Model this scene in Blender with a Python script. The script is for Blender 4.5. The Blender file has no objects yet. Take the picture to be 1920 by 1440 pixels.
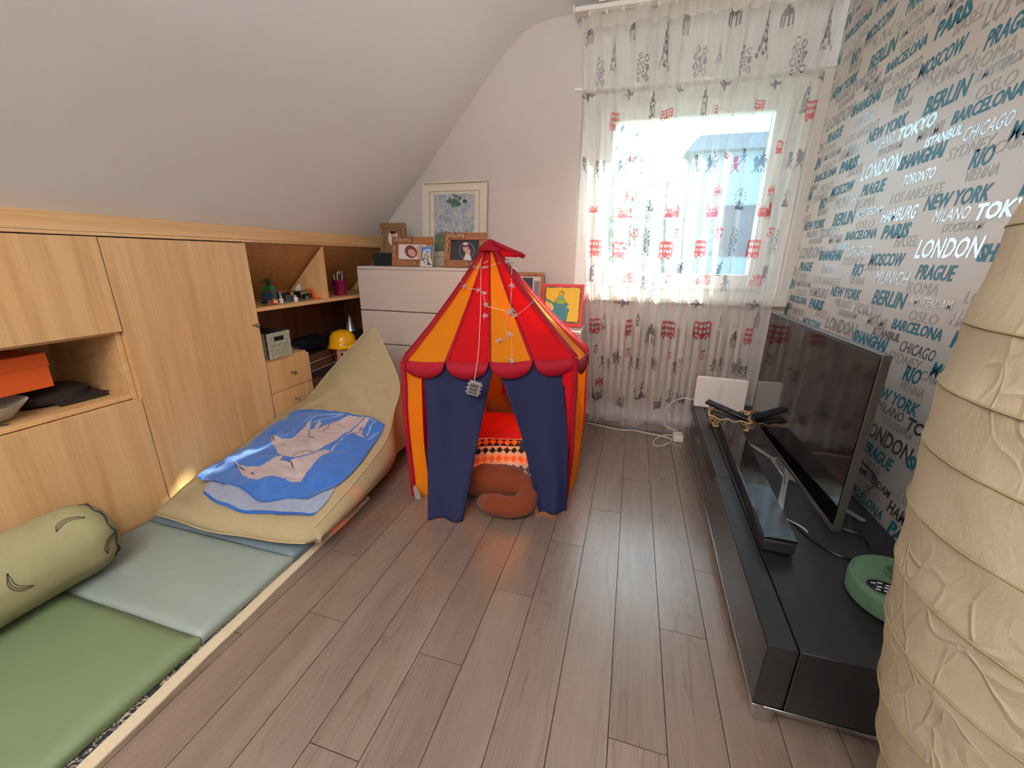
import bpy, bmesh, math, random
import numpy as np
from mathutils import Vector, Matrix, noise
random.seed(4)
C = bpy.context.scene
COL = C.collection
PI = math.pi

# ------------------------------------------------------------------ camera, world, lights
cam_d = bpy.data.cameras.new('camera')
cam_d.sensor_fit = 'HORIZONTAL'; cam_d.sensor_width = 36.0
cam_d.lens = 758.33 / 1920 * 36.0
cam_d.clip_start = 0.02; cam_d.clip_end = 200
cam = bpy.data.objects.new('camera', cam_d); COL.objects.link(cam)
def aim(yaw, pit, rol):
    cy, sy, cp, sp = math.cos(yaw), math.sin(yaw), math.cos(pit), math.sin(pit)
    fwd = Vector((-sy*cp, cy*cp, -sp)); right = Vector((cy, sy, 0)); down = fwd.cross(right)
    c, s = math.cos(rol), math.sin(rol)
    r2 = right*c + down*s; d2 = down*c - right*s
    return Matrix(((r2.x, -d2.x, -fwd.x), (r2.y, -d2.y, -fwd.y), (r2.z, -d2.z, -fwd.z)))
cam.matrix_world = Matrix.Translation((0, 0, 1.1)) @ aim(math.radians(16.054), math.radians(17.374), math.radians(-0.698)).to_4x4()
C.camera = cam

C.view_settings.view_transform = 'Standard'
C.view_settings.look = 'None'
C.view_settings.gamma = 1.0
C.view_settings.use_curve_mapping = False
C.view_settings.exposure = 0.25
C.cycles.max_bounces = 10; C.cycles.transparent_max_bounces = 24
C.cycles.sample_clamp_indirect = 4.0

w = bpy.data.worlds.new('daylight'); C.world = w; w.use_nodes = True
nt = w.node_tree; bg = nt.nodes['Background']
sky = nt.nodes.new('ShaderNodeTexSky'); sky.sky_type = 'NISHITA'
sky.sun_disc = False; sky.sun_elevation = math.radians(35); sky.sun_rotation = math.radians(43)
sky.air_density = 1.0; sky.dust_density = 3.0; sky.ozone_density = 1.0
mixw = nt.nodes.new('ShaderNodeMix'); mixw.data_type = 'RGBA'; mixw.inputs[0].default_value = 0.6
nt.links.new(sky.outputs[0], mixw.inputs[6]); mixw.inputs[7].default_value = (7.6, 10, 12, 1)
nt.links.new(mixw.outputs[2], bg.inputs[0]); bg.inputs[1].default_value = 0.50

sun_d = bpy.data.lights.new('sun', 'SUN'); sun_d.energy = 36; sun_d.angle = math.radians(1.2); sun_d.color = (1.0, 0.93, 0.82)
sun = bpy.data.objects.new('sun', sun_d); COL.objects.link(sun)
sun.rotation_euler = Vector((-1.69, -1.80, -1.68)).to_track_quat('-Z', 'Y').to_euler(); sun.location = (6, 9, 6)

lamp_d = bpy.data.lights.new('added_fill_light', 'AREA'); lamp_d.shape = 'DISK'; lamp_d.size = 0.34  # added fill light, bounced off the ceiling from out of view
lamp_d.energy = 140; lamp_d.color = (1.0, 0.985, 0.975)
lamp = bpy.data.objects.new('added_fill_light', lamp_d); COL.objects.link(lamp)
lamp.location = (-0.45, -1.00, 1.72); lamp.rotation_euler = (PI, 0, 0)

# ------------------------------------------------------------------ helpers
def lin(h):
    if isinstance(h, str):
        h = h.lstrip('#'); c = [int(h[i:i+2], 16)/255 for i in (0, 2, 4)]
    else: c = list(h)
    return tuple([(x/12.92 if x <= 0.04045 else ((x+0.055)/1.055)**2.4) for x in c] + [1.0])

class N:
    """small wrapper for node building"""
    def __init__(s, name):
        s.m = bpy.data.materials.new(name); s.m.use_nodes = True
        s.t = s.m.node_tree; s.b = s.t.nodes['Principled BSDF']; s.o = s.t.nodes['Material Output']
    def n(s, typ, **kw):
        x = s.t.nodes.new('ShaderNode' + typ)
        for k, v in kw.items(): setattr(x, k, v)
        return x
    def l(s, a, b): s.t.links.new(a, b)
    def coords(s, scale=(1, 1, 1), rot=(0, 0, 0), kind='Object'):
        tc = s.n('TexCoord'); mp = s.n('Mapping'); s.l(tc.outputs[kind], mp.inputs[0])
        mp.inputs['Scale'].default_value = scale; mp.inputs['Rotation'].default_value = rot
        return mp.outputs[0]
    def noise(s, vec, scale, detail=4, rough=0.5, dist=0.0):
        x = s.n('TexNoise'); x.inputs['Scale'].default_value = scale; x.inputs['Detail'].default_value = detail
        x.inputs['Roughness'].default_value = rough; x.inputs['Distortion'].default_value = dist
        s.l(vec, x.inputs['Vector']); return x.outputs[0]
    def ramp(s, fac, stops):
        r = s.n('ValToRGB'); e = r.color_ramp.elements
        while len(e) < len(stops): e.new(0.5)
        for k, (p, c) in enumerate(stops):
            e[k].position = p; e[k].color = lin(c) if not isinstance(c, float) else (c, c, c, 1)
        s.l(fac, r.inputs[0]); return r.outputs[0]
    def mixc(s, fac, a, b, mode='MIX'):
        x = s.n('Mix', data_type='RGBA', blend_type=mode)
        for i, v in ((0, fac), (6, a), (7, b)):
            if isinstance(v, (int, float, tuple)): x.inputs[i].default_value = v
            else: s.l(v, x.inputs[i])
        return x.outputs[2]
    def bump(s, h, strength, dist=0.002):
        b = s.n('Bump'); b.inputs['Strength'].default_value = strength; b.inputs['Distance'].default_value = dist
        s.l(h, b.inputs['Height']); s.l(b.outputs[0], s.b.inputs['Normal']); return b.outputs[0]
    def set(s, **kw):
        for k, v in kw.items(): s.b.inputs[k.replace('_', ' ')].default_value = v
        return s

MATS = {}
def plain(name, col, rough=0.6, metal=0.0, var=0.06, scale=40, bump=0.0, bscale=200, spec=0.5, coat=0.0):
    if name in MATS: return MATS[name]
    m = N(name); c = lin(col)
    v = m.coords()
    nz = m.noise(v, scale, 3)
    a = tuple([max(0, x*(1-var)) for x in c[:3]] + [1]); b = tuple([min(1, x*(1+var)) for x in c[:3]] + [1])
    m.l(m.mixc(nz, a, b), m.b.inputs['Base Color'])
    m.set(Roughness=rough, Metallic=metal); m.b.inputs['Specular IOR Level'].default_value = spec
    m.b.inputs['Coat Weight'].default_value = coat
    if bump: m.bump(m.noise(v, bscale, 4), bump)
    MATS[name] = m.m; return m.m

def cloth(name, col, trans=0.0, tcol=None, rough=0.9, weave=900, bump=0.15, var=0.08, wrinkle=0.0, sheen=0.0, through=0.0):
    """woven fabric; trans lets light pass through thin cloth"""
    if name in MATS: return MATS[name]
    m = N(name); c = lin(col); v = m.coords()
    nz = m.noise(v, 60, 4)
    a = tuple([x*(1-var) for x in c[:3]] + [1]); b = tuple([min(1, x*(1+var)) for x in c[:3]] + [1])
    cc = m.mixc(nz, a, b); m.l(cc, m.b.inputs['Base Color']); m.set(Roughness=rough)
    m.b.inputs['Specular IOR Level'].default_value = 0.25; m.b.inputs['Sheen Weight'].default_value = sheen
    h = m.noise(v, weave, 2)
    if wrinkle:
        h2 = m.noise(v, 9, 5, 0.6, 0.6)
        ad = m.n('Math', operation='MULTIPLY_ADD'); m.l(h2, ad.inputs[0]); ad.inputs[1].default_value = wrinkle*8; m.l(h, ad.inputs[2]); h = ad.outputs[0]
    nrm = m.bump(h, bump, 0.004)
    if trans:
        t = m.n('BsdfTranslucent'); t.inputs[0].default_value = lin(tcol or col); m.l(nrm, t.inputs[1])
        mx = m.n('MixShader'); mx.inputs[0].default_value = trans
        m.l(m.b.outputs[0], mx.inputs[1]); m.l(t.outputs[0], mx.inputs[2]); m.l(mx.outputs[0], m.o.inputs[0])
        if through:     # loose weave: some sunlight goes straight through, tinted by the dye
            tp = m.n('BsdfTransparent'); tp.inputs[0].default_value = lin(tcol or col); m2 = m.n('MixShader'); m2.inputs[0].default_value = through
            m.l(mx.outputs[0], m2.inputs[1]); m.l(tp.outputs[0], m2.inputs[2]); m.l(m2.outputs[0], m.o.inputs[0])
    MATS[name] = m.m; return m.m

def wood(name, c1, c2, c3, axis='Z', rough=0.45, scale=1.0, bump=0.05):
    if name in MATS: return MATS[name]
    m = N(name)
    st = {'X': (1.2, 26, 26), 'Y': (26, 1.2, 26), 'Z': (26, 26, 1.2)}[axis]
    v = m.coords(tuple(x*scale for x in st)); nz = m.noise(v, 1.0, 5, 0.55, 0.4)
    st2 = {'X': (5, 160, 160), 'Y': (160, 5, 160), 'Z': (160, 160, 5)}[axis]
    fine = m.noise(m.coords(tuple(x*scale for x in st2)), 1.0, 3, 0.6)
    c = m.ramp(nz, [(0.30, c1), (0.5, c2), (0.72, c3)])
    f2 = m.ramp(fine, [(0.35, 0.86), (0.6, 1.0)])
    m.l(m.mixc(0.6, c, f2, 'MULTIPLY'), m.b.inputs['Base Color'])
    m.set(Roughness=rough); m.bump(fine, bump, 0.001)
    MATS[name] = m.m; return m.m

class MB:
    def __init__(s): s.v = []; s.f = []; s.m = []
    def add(s, vs, fs, m=0):
        o = len(s.v); s.v += [tuple(p) for p in vs]
        for i, f in enumerate(fs):
            s.f.append(tuple(o+k for k in f)); s.m.append(m[i] if isinstance(m, list) else m)
        return s
    def box(s, x0, x1, y0, y1, z0, z1, m=0):
        return s.hexa([(x0, y0, z0), (x1, y0, z0), (x1, y1, z0), (x0, y1, z0), (x0, y0, z1), (x1, y0, z1), (x1, y1, z1), (x0, y1, z1)], m)
    def hexa(s, p, m=0):
        return s.add(p, [(0, 3, 2, 1), (4, 5, 6, 7), (0, 1, 5, 4), (1, 2, 6, 5), (2, 3, 7, 6), (3, 0, 4, 7)], m)
    def obox(s, c, size, R=None, m=0):
        R = R or Matrix.Identity(3); c = Vector(c); a, b, d = [x/2 for x in size]
        return s.hexa([c + R @ Vector(q) for q in ((-a, -b, -d), (a, -b, -d), (a, b, -d), (-a, b, -d), (-a, -b, d), (a, -b, d), (a, b, d), (-a, b, d))], m)
    def tube(s, pts, r, n=8, m=0, closed=False, flat=1.0):
        pts = [Vector(p) for p in pts]; k = len(pts); rr = r if isinstance(r, (list, tuple)) else [r]*k
        vs = []; fs = []; up = None
        for i, p in enumerate(pts):
            if closed: t = pts[(i+1) % k] - pts[i-1]
            else: t = pts[min(i+1, k-1)] - pts[max(i-1, 0)]
            if t.length < 1e-9: t = Vector((0, 0, 1))
            t.normalize()
            if up is None:
                up = Vector((0, 0, 1)) if abs(t.z) < 0.9 else Vector((1, 0, 0))
            x = t.cross(up)
            if x.length < 1e-6: x = t.orthogonal()
            x.normalize(); y = x.cross(t).normalized(); up = y
            for j in range(n):
                a = 2*PI*j/n; vs.append(p + x*(math.cos(a)*rr[i]) + y*(math.sin(a)*rr[i]*flat))
        for i in range(k if closed else k-1):
            i2 = (i+1) % k
            for j in range(n):
                j2 = (j+1) % n; fs.append((i*n+j, i*n+j2, i2*n+j2, i2*n+j))
        if not closed: fs += [tuple(range(n-1, -1, -1)), tuple((k-1)*n+j for j in range(n))]
        return s.add(vs, fs, m)
    def lathe(s, prof, c=(0, 0, 0), n=32, m=0, M=None, cap=True):
        c = Vector(c); vs = []; fs = []; k = len(prof)
        for r, z in prof:
            for j in range(n):
                a = 2*PI*j/n; q = Vector((r*math.cos(a), r*math.sin(a), z)); vs.append(c + (M @ q if M else q))
        for i in range(k-1):
            for j in range(n):
                j2 = (j+1) % n; fs.append((i*n+j, i*n+j2, (i+1)*n+j2, (i+1)*n+j))
        if cap: fs += [tuple(range(n-1, -1, -1)), tuple((k-1)*n+j for j in range(n))]
        return s.add(vs, fs, m)
    def grid(s, P, m=0, closed=False):
        nu, nv = len(P), len(P[0]); vs = [q for row in P for q in row]; fs = []
        for i in range(nu if closed else nu-1):
            for j in range(nv-1): fs.append((i*nv+j, ((i+1) % nu)*nv+j, ((i+1) % nu)*nv+j+1, i*nv+j+1))
        if callable(m): m = [m(i, j) for i in range(nu if closed else nu-1) for j in range(nv-1)]
        return s.add(vs, fs, m)
    def ball(s, c, r, m=0, n=16, R=None):
        c = Vector(c); r = (r, r, r) if isinstance(r, (int, float)) else r; vs = []; fs = []; k = n//2
        for i in range(k+1):
            t = PI*i/k
            for j in range(n):
                a = 2*PI*j/n; q = Vector((r[0]*math.sin(t)*math.cos(a), r[1]*math.sin(t)*math.sin(a), r[2]*math.cos(t)))
                vs.append(c + (R @ q if R else q))
        for i in range(k):
            for j in range(n): fs.append((i*n+j, (i+1)*n+j, (i+1)*n+(j+1) % n, i*n+(j+1) % n))
        return s.add(vs, fs, m)
    def prism(s, poly, o, ux, uy, h, m=0):
        o, ux, uy = Vector(o), Vector(ux), Vector(uy); nn = ux.cross(uy).normalized()*h; k = len(poly)
        vs = [o+ux*a+uy*b for a, b in poly] + [o+ux*a+uy*b+nn for a, b in poly]
        fs = [tuple(range(k-1, -1, -1)), tuple(range(k, 2*k))] + [(i, (i+1) % k, (i+1) % k+k, i+k) for i in range(k)]
        return s.add(vs, fs, m)

def mesh(name, mb, mats, smooth=True, angle=40):
    me = bpy.data.meshes.new(name); me.from_pydata(mb.v, [], mb.f); me.validate(clean_customdata=False)
    mats = mats if isinstance(mats, (list, tuple)) else [mats]
    for x in mats: me.materials.append(x)
    if len(mats) > 1 and len(me.polygons) == len(mb.m): me.polygons.foreach_set('material_index', mb.m)
    bm = bmesh.new(); bm.from_mesh(me); bmesh.ops.remove_doubles(bm, verts=bm.verts, dist=1e-6)
    bm.to_mesh(me); bm.free()
    if smooth:
        me.shade_smooth(); me.set_sharp_from_angle(angle=math.radians(angle))
    me.update(); return me

def fin(o, bevel=0, sub=0, solid=0, seg=2):
    if solid: md = o.modifiers.new('thickness', 'SOLIDIFY'); md.thickness = solid; md.offset = 0
    if bevel: md = o.modifiers.new('bevel', 'BEVEL'); md.width = bevel; md.segments = seg; md.limit_method = 'ANGLE'; md.angle_limit = math.radians(40); md.use_clamp_overlap = True
    if sub: md = o.modifiers.new('subdivision', 'SUBSURF'); md.levels = sub; md.render_levels = sub
    return o

def tag(o, label, cat, group=None):
    o['label'] = label; o['category'] = cat
    if group: o['group'] = group
    return o

def thing(name, label, cat, loc=(0, 0, 0), rotz=0.0, group=None):
    o = bpy.data.objects.new(name, None); COL.objects.link(o); o.location = loc; o.rotation_euler = (0, 0, rotz)
    o.empty_display_size = 0.05
    return tag(o, label, cat, group)

def part(name, mb, mats, parent, bevel=0, sub=0, solid=0, smooth=True, angle=40, label=None, local=False, seg=2):
    root = parent
    while root.parent: root = root.parent
    if not local:
        M = (Matrix.Translation(root.location) @ Matrix.Rotation(root.rotation_euler.z, 4, 'Z')).inverted()
        mb.v = [tuple(M @ Vector(p)) for p in mb.v]
    o = bpy.data.objects.new(name, mesh(name, mb, mats, smooth, angle)); COL.objects.link(o); o.parent = parent
    if label: o['label'] = label
    return fin(o, bevel, sub, solid, seg)

def single(name, mb, mats, label, cat, group=None, bevel=0, sub=0, solid=0, smooth=True, angle=40, seg=2):
    xs, ys, zs = zip(*mb.v); c = Vector(((min(xs)+max(xs))/2, (min(ys)+max(ys))/2, min(zs)))
    mb.v = [tuple(Vector(p)-c) for p in mb.v]
    o = bpy.data.objects.new(name, mesh(name, mb, mats, smooth, angle)); COL.objects.link(o); o.location = c
    tag(o, label, cat, group); return fin(o, bevel, sub, solid, seg)

def struct(name, mb, mats, parent=None, label=None, **kw):
    o = bpy.data.objects.new(name, mesh(name, mb, mats, kw.pop('smooth', True), kw.pop('angle', 40))); COL.objects.link(o)
    if parent: o.parent = parent
    else: o['kind'] = 'structure'
    if label: o['label'] = label
    return fin(o, **kw)

def copy_tree(o, parent=None):
    c = o.copy(); COL.objects.link(c)
    if parent: c.parent = parent
    for ch in list(o.children): copy_tree(ch, c)
    return c

def cr(p, t):
    """Catmull-Rom through rows p at parameter t in [0,1]"""
    p = np.asarray(p, float); k = len(p)-1; x = min(max(t, 0), 1)*k; i = min(int(x), k-1); f = x-i
    a, b, c, d = p[max(i-1, 0)], p[i], p[i+1], p[min(i+2, k)]
    return 0.5*((2*b)+(c-a)*f+(2*a-5*b+4*c-d)*f*f+(3*b-a-3*c+d)*f**3)
def smoothpath(pts, n=24):
    return [tuple(cr(pts, i/(n-1))) for i in range(n)]
def inpoly(x, y, poly):
    r = False; j = len(poly)-1
    for i in range(len(poly)):
        if (poly[i][1] > y) != (poly[j][1] > y) and x < (poly[j][0]-poly[i][0])*(y-poly[i][1])/(poly[j][1]-poly[i][1])+poly[i][0]: r = not r
        j = i
    return r
def nz(p, s, a): return noise.noise(Vector(p)*s)*a
# ------------------------------------------------------------------ materials
def wall_mat(name, col, bscale=160, bump=0.25):
    m = N(name); v = m.coords(); a = m.noise(v, bscale, 5, 0.6); b = m.noise(v, 3, 2)
    c = lin(col); m.l(m.mixc(b, tuple(x*0.97 for x in c[:3])+(1,), tuple(min(1, x*1.02) for x in c[:3])+(1,)), m.b.inputs['Base Color'])
    m.set(Roughness=0.75); m.b.inputs['Specular IOR Level'].default_value = 0.3; m.bump(a, bump, 0.002); return m.m
M_wall = wall_mat('white_plaster', '#d4cdc8')
M_ceil = wall_mat('ceiling_paint', '#efeff0', 220, 0.12)
M_white = plain('white_lacquer', '#ece6de', 0.35, var=0.02)
M_frame = plain('window_white', '#f0f2f0', 0.3, var=0.01)
M_beech = wood('beech_upright', '#c69a66', '#d2a772', '#dcb481', 'Z')
M_beechh = wood('beech_lengthwise', '#c99d68', '#d5aa75', '#dfb886', 'Y')
M_dark_wood = wood('brown_backing', '#5d3a20', '#6d4727', '#7a5230', 'Z', 0.6)
M_steel = plain('brushed_steel', '#a39c92', 0.3, 1.0, bump=0.02)
M_chrome = plain('chrome', '#c9c9c9', 0.12, 1.0)
M_black = plain('black_plastic', '#0c0c0e', 0.35, var=0.1)
M_gap = plain('gap_dark', '#120b07', 0.9)

# laminate planks
m = N('grey_oak_laminate')
geo = m.n('NewGeometry'); rnd = geo.outputs['Random Per Island']
tc = m.n('TexCoord'); off = m.n('Vector', ) if False else m.n('CombineXYZ')
mul = m.n('Math', operation='MULTIPLY'); m.l(rnd, mul.inputs[0]); mul.inputs[1].default_value = 37.0
m.l(mul.outputs[0], off.inputs[1]); m.l(mul.outputs[0], off.inputs[2])
addv = m.n('VectorMath', operation='ADD'); m.l(tc.outputs['Object'], addv.inputs[0]); m.l(off.outputs[0], addv.inputs[1])
def mapped(sc):
    mp = m.n('Mapping'); m.l(addv.outputs[0], mp.inputs[0]); mp.inputs['Scale'].default_value = sc; return mp.outputs[0]
broad = m.noise(mapped((9, 0.9, 1)), 1.0, 4, 0.55, 0.5)
fine = m.noise(mapped((170, 4, 1)), 1.0, 4, 0.65, 0.2)
rg = m.noise(mapped((10, 1.1, 1)), 1.0, 2, 0.4, 0.25)
ws = m.n('Math', operation='MULTIPLY'); m.l(rg, ws.inputs[0]); ws.inputs[1].default_value = 95.0
sn = m.n('Math', operation='SINE'); m.l(ws.outputs[0], sn.inputs[0])
msk = m.ramp(m.noise(mapped((6, 0.7, 1)), 1.0, 1), [(0.48, 0.0), (0.62, 1.0)])
ring = m.ramp(sn.outputs[0], [(0.55, 1.0), (1.0, 0.0)])
base = m.ramp(broad, [(0.2, '#6a594f'), (0.5, '#78685d'), (0.8, '#86766b')])
tint = m.ramp(rnd, [(0.0, '#ebe4df'), (0.5, '#f2ede8'), (1.0, '#f7f4f1')])
c = m.mixc(1.0, base, tint, 'MULTIPLY')
c = m.mixc(0.55, c, m.ramp(fine, [(0.36, 0.62), (0.58, 1.0)]), 'MULTIPLY')
rf = m.mixc(1.0, msk, m.ramp(ring, [(0.0, 0.42), (0.45, 0.0)]), 'MULTIPLY')
c = m.mixc(rf, c, m.mixc(1.0, c, lin('#a18d80'), 'MULTIPLY'))
m.l(c, m.b.inputs['Base Color']); m.set(Roughness=0.36); m.b.inputs['Specular IOR Level'].default_value = 0.5; m.b.inputs['Coat Weight'].default_value = 0.9; m.b.inputs['Coat IOR'].default_value = 1.65; m.b.inputs['Coat Roughness'].default_value = 0.27
m.bump(fine, 0.12, 0.001)
rr = m.ramp(fine, [(0.3, 0.42), (0.6, 0.27)]); m.l(rr, m.b.inputs['Roughness'])
M_floor = m.m

# ------------------------------------------------------------------ room shell
Y0, YB, XR, ZC = -1.7, 2.86, 0.905, 2.45
XS0 = -2.45                                     # wall under the eaves
fl = MB(); g = 0.0011
fl.box(XS0, XR+0.1, Y0, YB+0.1, -0.06, -0.004, 1)
joints = {0: (1.966, 0.717), -1: (1.654, 0.30), -2: (1.377,), -3: (1.073,), -4: (0.781, 2.0), 1: (1.071, 2.3), 2: (1.373, 0.1), -5: (0.503, 1.75), -6: (0.06, 1.3), -7: (0.806, 2.1), -8: (1.069,)}
for k in range(-18, 7):
    x0 = 0.045+0.1355*k; js = sorted(joints.get(k, (random.uniform(-0.2, 0.9), random.uniform(1.3, 2.4))))
    js = [Y0]+[j for j in ([js[0]-1.28]+js) if j > Y0]+[YB+0.05]
    for a, b in zip(js[:-1], js[1:]):
        fl.box(max(x0+g, XS0), min(x0+0.1355-g, XR+0.05), a+g, b-g, -0.004, 0.0, 0)
struct('floor', fl, [M_floor, M_gap], smooth=False)

# roof slope, curved into the flat ceiling
prof = [(-2.60, 0.52), (-1.479, 1.675), (-1.0, 2.195)] + [(-0.93, 2.268), (-0.86, 2.335), (-0.79, 2.388), (-0.72, 2.423), (-0.62, 2.442), (-0.5, 2.449)] + [(-0.2, ZC), (XR+0.1, ZC)]
ce = MB(); ce.grid([[(x, y, z) for y in np.linspace(Y0, YB+0.02, 12)] for x, z in prof])
up = [(x-0.08, z+0.10) for x, z in prof]; ce.grid([[(x, y, z) for y in (YB+0.02, Y0)] for x, z in up])
struct('ceiling', ce, M_ceil, angle=60)

# back wall with the window opening
WX0, WX1, WZ0, WZ1 = -0.40, 0.86, 0.86, 2.06
bw = MB()
T = 0.32
bw.box(XS0-0.3, WX0, YB, YB+T, 0, 2.75); bw.box(WX1, XR+0.12, YB, YB+T, 0, 2.75)
bw.box(WX0, WX1, YB, YB+T, 0, WZ0); bw.box(WX0, WX1, YB, YB+T, WZ1, 2.75)
struct('wall_back', bw, M_wall, smooth=False)
lw = MB(); lw.box(XS0-0.12, XS0, Y0, YB, 0, 0.72); struct('wall_left', lw, M_wall, smooth=False)
fw = MB(); fw.box(XS0-0.3, XR+0.12, Y0-0.12, Y0, 0, 2.75); struct('wall_front', fw, M_wall, smooth=False)
tr = MB(); tr.box(-0.45, XR, YB-0.012, YB, 2.062, 2.078); tr.box(-0.40, XR, YB-0.006, YB, 2.078, 2.40)
struct('trim_1', tr, M_frame, bevel=0.002)

# right wall with lettered wallpaper
m = N('wallpaper_ground'); v = m.coords(); a = m.noise(v, 900, 3, 0.7); b = m.noise(v, 4, 2)
m.l(m.mixc(a, lin('#b3a9a1'), lin('#cac0b7')), m.b.inputs['Base Color']); m.set(Roughness=0.42); m.b.inputs['Metallic'].default_value = 0.15
m.bump(a, 0.25, 0.001); M_paper = m.m
rw = MB(); rw.box(XR, XR+0.12, Y0, YB+0.02, 0, 2.75); wr = struct('wall_right', rw, M_paper, smooth=False)
M_teal = plain('print_teal', '#186073', 0.45, 0.15, bump=0.2, bscale=900)
M_silver = plain('print_silver', '#b0afb2', 0.27, 0.9, bump=0.03, bscale=700)
M_emb = plain('print_pearl_grey', '#9a9490', 0.38, 0.35, bump=0.2, bscale=900)
WORDS = [('BERLIN', .355, -.247, .199, .056, 0, 1), ('AMSTERDAM', .053, .093, .203, .029, 1, 1), ('OSLO', .074, .042, .143, .034, 2, 0),
 ('HAMBURG', .267, .053, .209, .047, 1, 1), ('NEW YORK', .512, .072, .270, .046, 0, 1), ('MILANO', .053, -.286, .152, .035, 1, 0),
 ('TOKYO', .225, -.295, .215, .045, 1, 2), ('STOCKHOLM', .108, .316, .162, .026, 2, 1), ('BARCELONA', 0, 0, .256, .038, 0, 1),
 ('PARIS', .298, -.008, .166, .052, 0, 2), ('BASEL', .400, -.039, .128, .038, 2, 0), ('CHICAGO', .078, -.064, .176, .037, 1, 0),
 ('LONDON', .014, .240, .275, .060, 1, 1), ('SHANGHAI', .288, .231, .238, .048, 0, 2), ('MOSCOW', .258, -.105, .221, .047, 0, 1),
 ('SYDNEY', .030, -.106, .176, .035, 2, 0), ('RIO', .141, -.150, .080, .052, 0, 1), ('CAIRO', .218, -.126, .126, .031, 2, 0),
 ('PRAGUE', .050, .174, .171, .048, 0, 1), ('TORONTO', .344, .172, .172, .036, 1, 1), ('MUNICH', .335, -.169, .204, .047, 1, 0),
 ('VIENNA', .136, -.182, .124, .031, 2, 0), ('ROMA', .022, .129, .156, .037, 2, 0), ('LOS ANGELES', .294, .118, .280, .036, 2, 0),
 ('MIAMI', .358, .310, .127, .037, 2, 1), ('ISTANBUL', .418, .279, .172, .030, 1, 2)]
def word_mesh(txt, bold):
    cu = bpy.data.curves.new('w', 'FONT'); cu.body = txt; cu.size = 1; cu.resolution_u = 2; cu.offset = (0.0, 0.022, 0.04)[bold]
    cu.extrude = 0.012; ob = bpy.data.objects.new('w', cu); COL.objects.link(ob)
    dg = bpy.context.evaluated_depsgraph_get(); me = bpy.data.meshes.new_from_object(ob.evaluated_get(dg))
    vs = np.array([q.co[:] for q in me.vertices]); fs = [tuple(p.vertices) for p in me.polygons]
    COL.objects.unlink(ob); bpy.data.objects.remove(ob); bpy.data.curves.remove(cu); bpy.data.meshes.remove(me)
    lo, hi = vs.min(0), vs.max(0); vs[:, 0] = (vs[:, 0]-lo[0])/(hi[0]-lo[0])
    vs[:, 1] = (vs[:, 1]-lo[1])/(hi[1]-lo[1])
    zz = (vs[:, 2]-lo[2])/(hi[2]-lo[2]); return np.c_[vs[:, :2], zz], fs
buckets = [MB(), MB(), MB()]
for txt, u, z, wd, ht, kind, bold in WORDS:
    vs, fs = word_mesh(txt, bold)
    for i in range(-2, 7):
        for j in range(-5, 7):
            uu = -2.296+u+0.5240*i; z0 = 1.190+z-0.318*i+0.636*j
            if uu+wd+.02 < -YB or uu > 0.6 or z0+ht < 0 or z0 > ZC: continue
            U = uu+wd*vs[:, 0]+0.20*ht*vs[:, 1]; Z = z0+ht*vs[:, 1]; X = XR-(0.0007+0.0009*vs[:, 2])+0.0006
            P = np.c_[X, -U, Z]
            buckets[kind].add(P.tolist(), fs)
for kd, (mb, mm, nm) in enumerate(zip(buckets, (M_teal, M_silver, M_emb), ('wallpaper_lettering',)*3)):
    me = bpy.data.meshes.new(nm); me.from_pydata(mb.v, [], mb.f); me.materials.append(mm)
    bm = bmesh.new(); bm.from_mesh(me)
    for co, no in (((0, YB, 0), (0, 1, 0)), ((0, 0, ZC), (0, 0, 1)), ((0, 0, 0.002), (0, 0, -1))):
        bmesh.ops.bisect_plane(bm, geom=bm.verts[:]+bm.edges[:]+bm.faces[:], plane_co=co, plane_no=no, clear_outer=True)
    bm.to_mesh(me); bm.free()
    o = bpy.data.objects.new(nm, me); COL.objects.link(o); o.parent = wr
    o['label'] = ('teal city names', 'silver city names', 'pale grey embossed city names')[kd]

# window
YF = YB+0.05
M_glass = N('window_glass'); t_ = M_glass
gl = t_.n('BsdfGlossy'); gl.inputs['Roughness'].default_value = 0.02; tp = t_.n('BsdfTransparent'); tp.inputs[0].default_value = (0.86, 0.95, 0.96, 1)
lw_ = t_.n('LayerWeight'); pw = t_.n('Math', operation='POWER'); t_.l(lw_.outputs['Facing'], pw.inputs[0]); pw.inputs[1].default_value = 4.0; fr = t_.n('MapRange'); t_.l(pw.outputs[0], fr.inputs[0]); fr.inputs[3].default_value = .03; fr.inputs[4].default_value = .7; mx = t_.n('MixShader'); t_.l(fr.outputs[0], mx.inputs[0]); t_.l(tp.outputs[0], mx.inputs[1]); t_.l(gl.outputs[0], mx.inputs[2]); t_.l(mx.outputs[0], t_.o.inputs[0])
M_glass = M_glass.m
GX0, GX1, GZ0, GZ1 = -0.20, 0.672, 1.012, 1.895
def ring(mb, a, b, y0, y1):
    (x0, x1, z0, z1), (X0, X1, Z0, Z1) = a, b
    mb.box(X0, x0, y0, y1, Z0, Z1); mb.box(x1, X1, y0, y1, Z0, Z1); mb.box(x0, x1, y0, y1, Z0, z0); mb.box(x0, x1, y0, y1, z1, Z1)
wf = MB(); ring(wf, (-0.275, 0.745, 0.935, 1.97), (WX0, WX1, WZ0, WZ1), YF+0.01, YF+0.09)
win = struct('window_1', wf, M_frame, bevel=0.003)
sf = MB(); ring(sf, (GX0, GX1, GZ0, GZ1), (-0.285, 0.755, 0.925, 1.98), YF-0.02, YF+0.05); struct('sash', sf, M_frame, win, bevel=0.006)
gs = MB(); gs.box(GX0-.01, GX1+.01, YF+0.012, YF+0.018, GZ0-.01, GZ1+.01); struct('pane', gs, M_glass, win)
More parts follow.
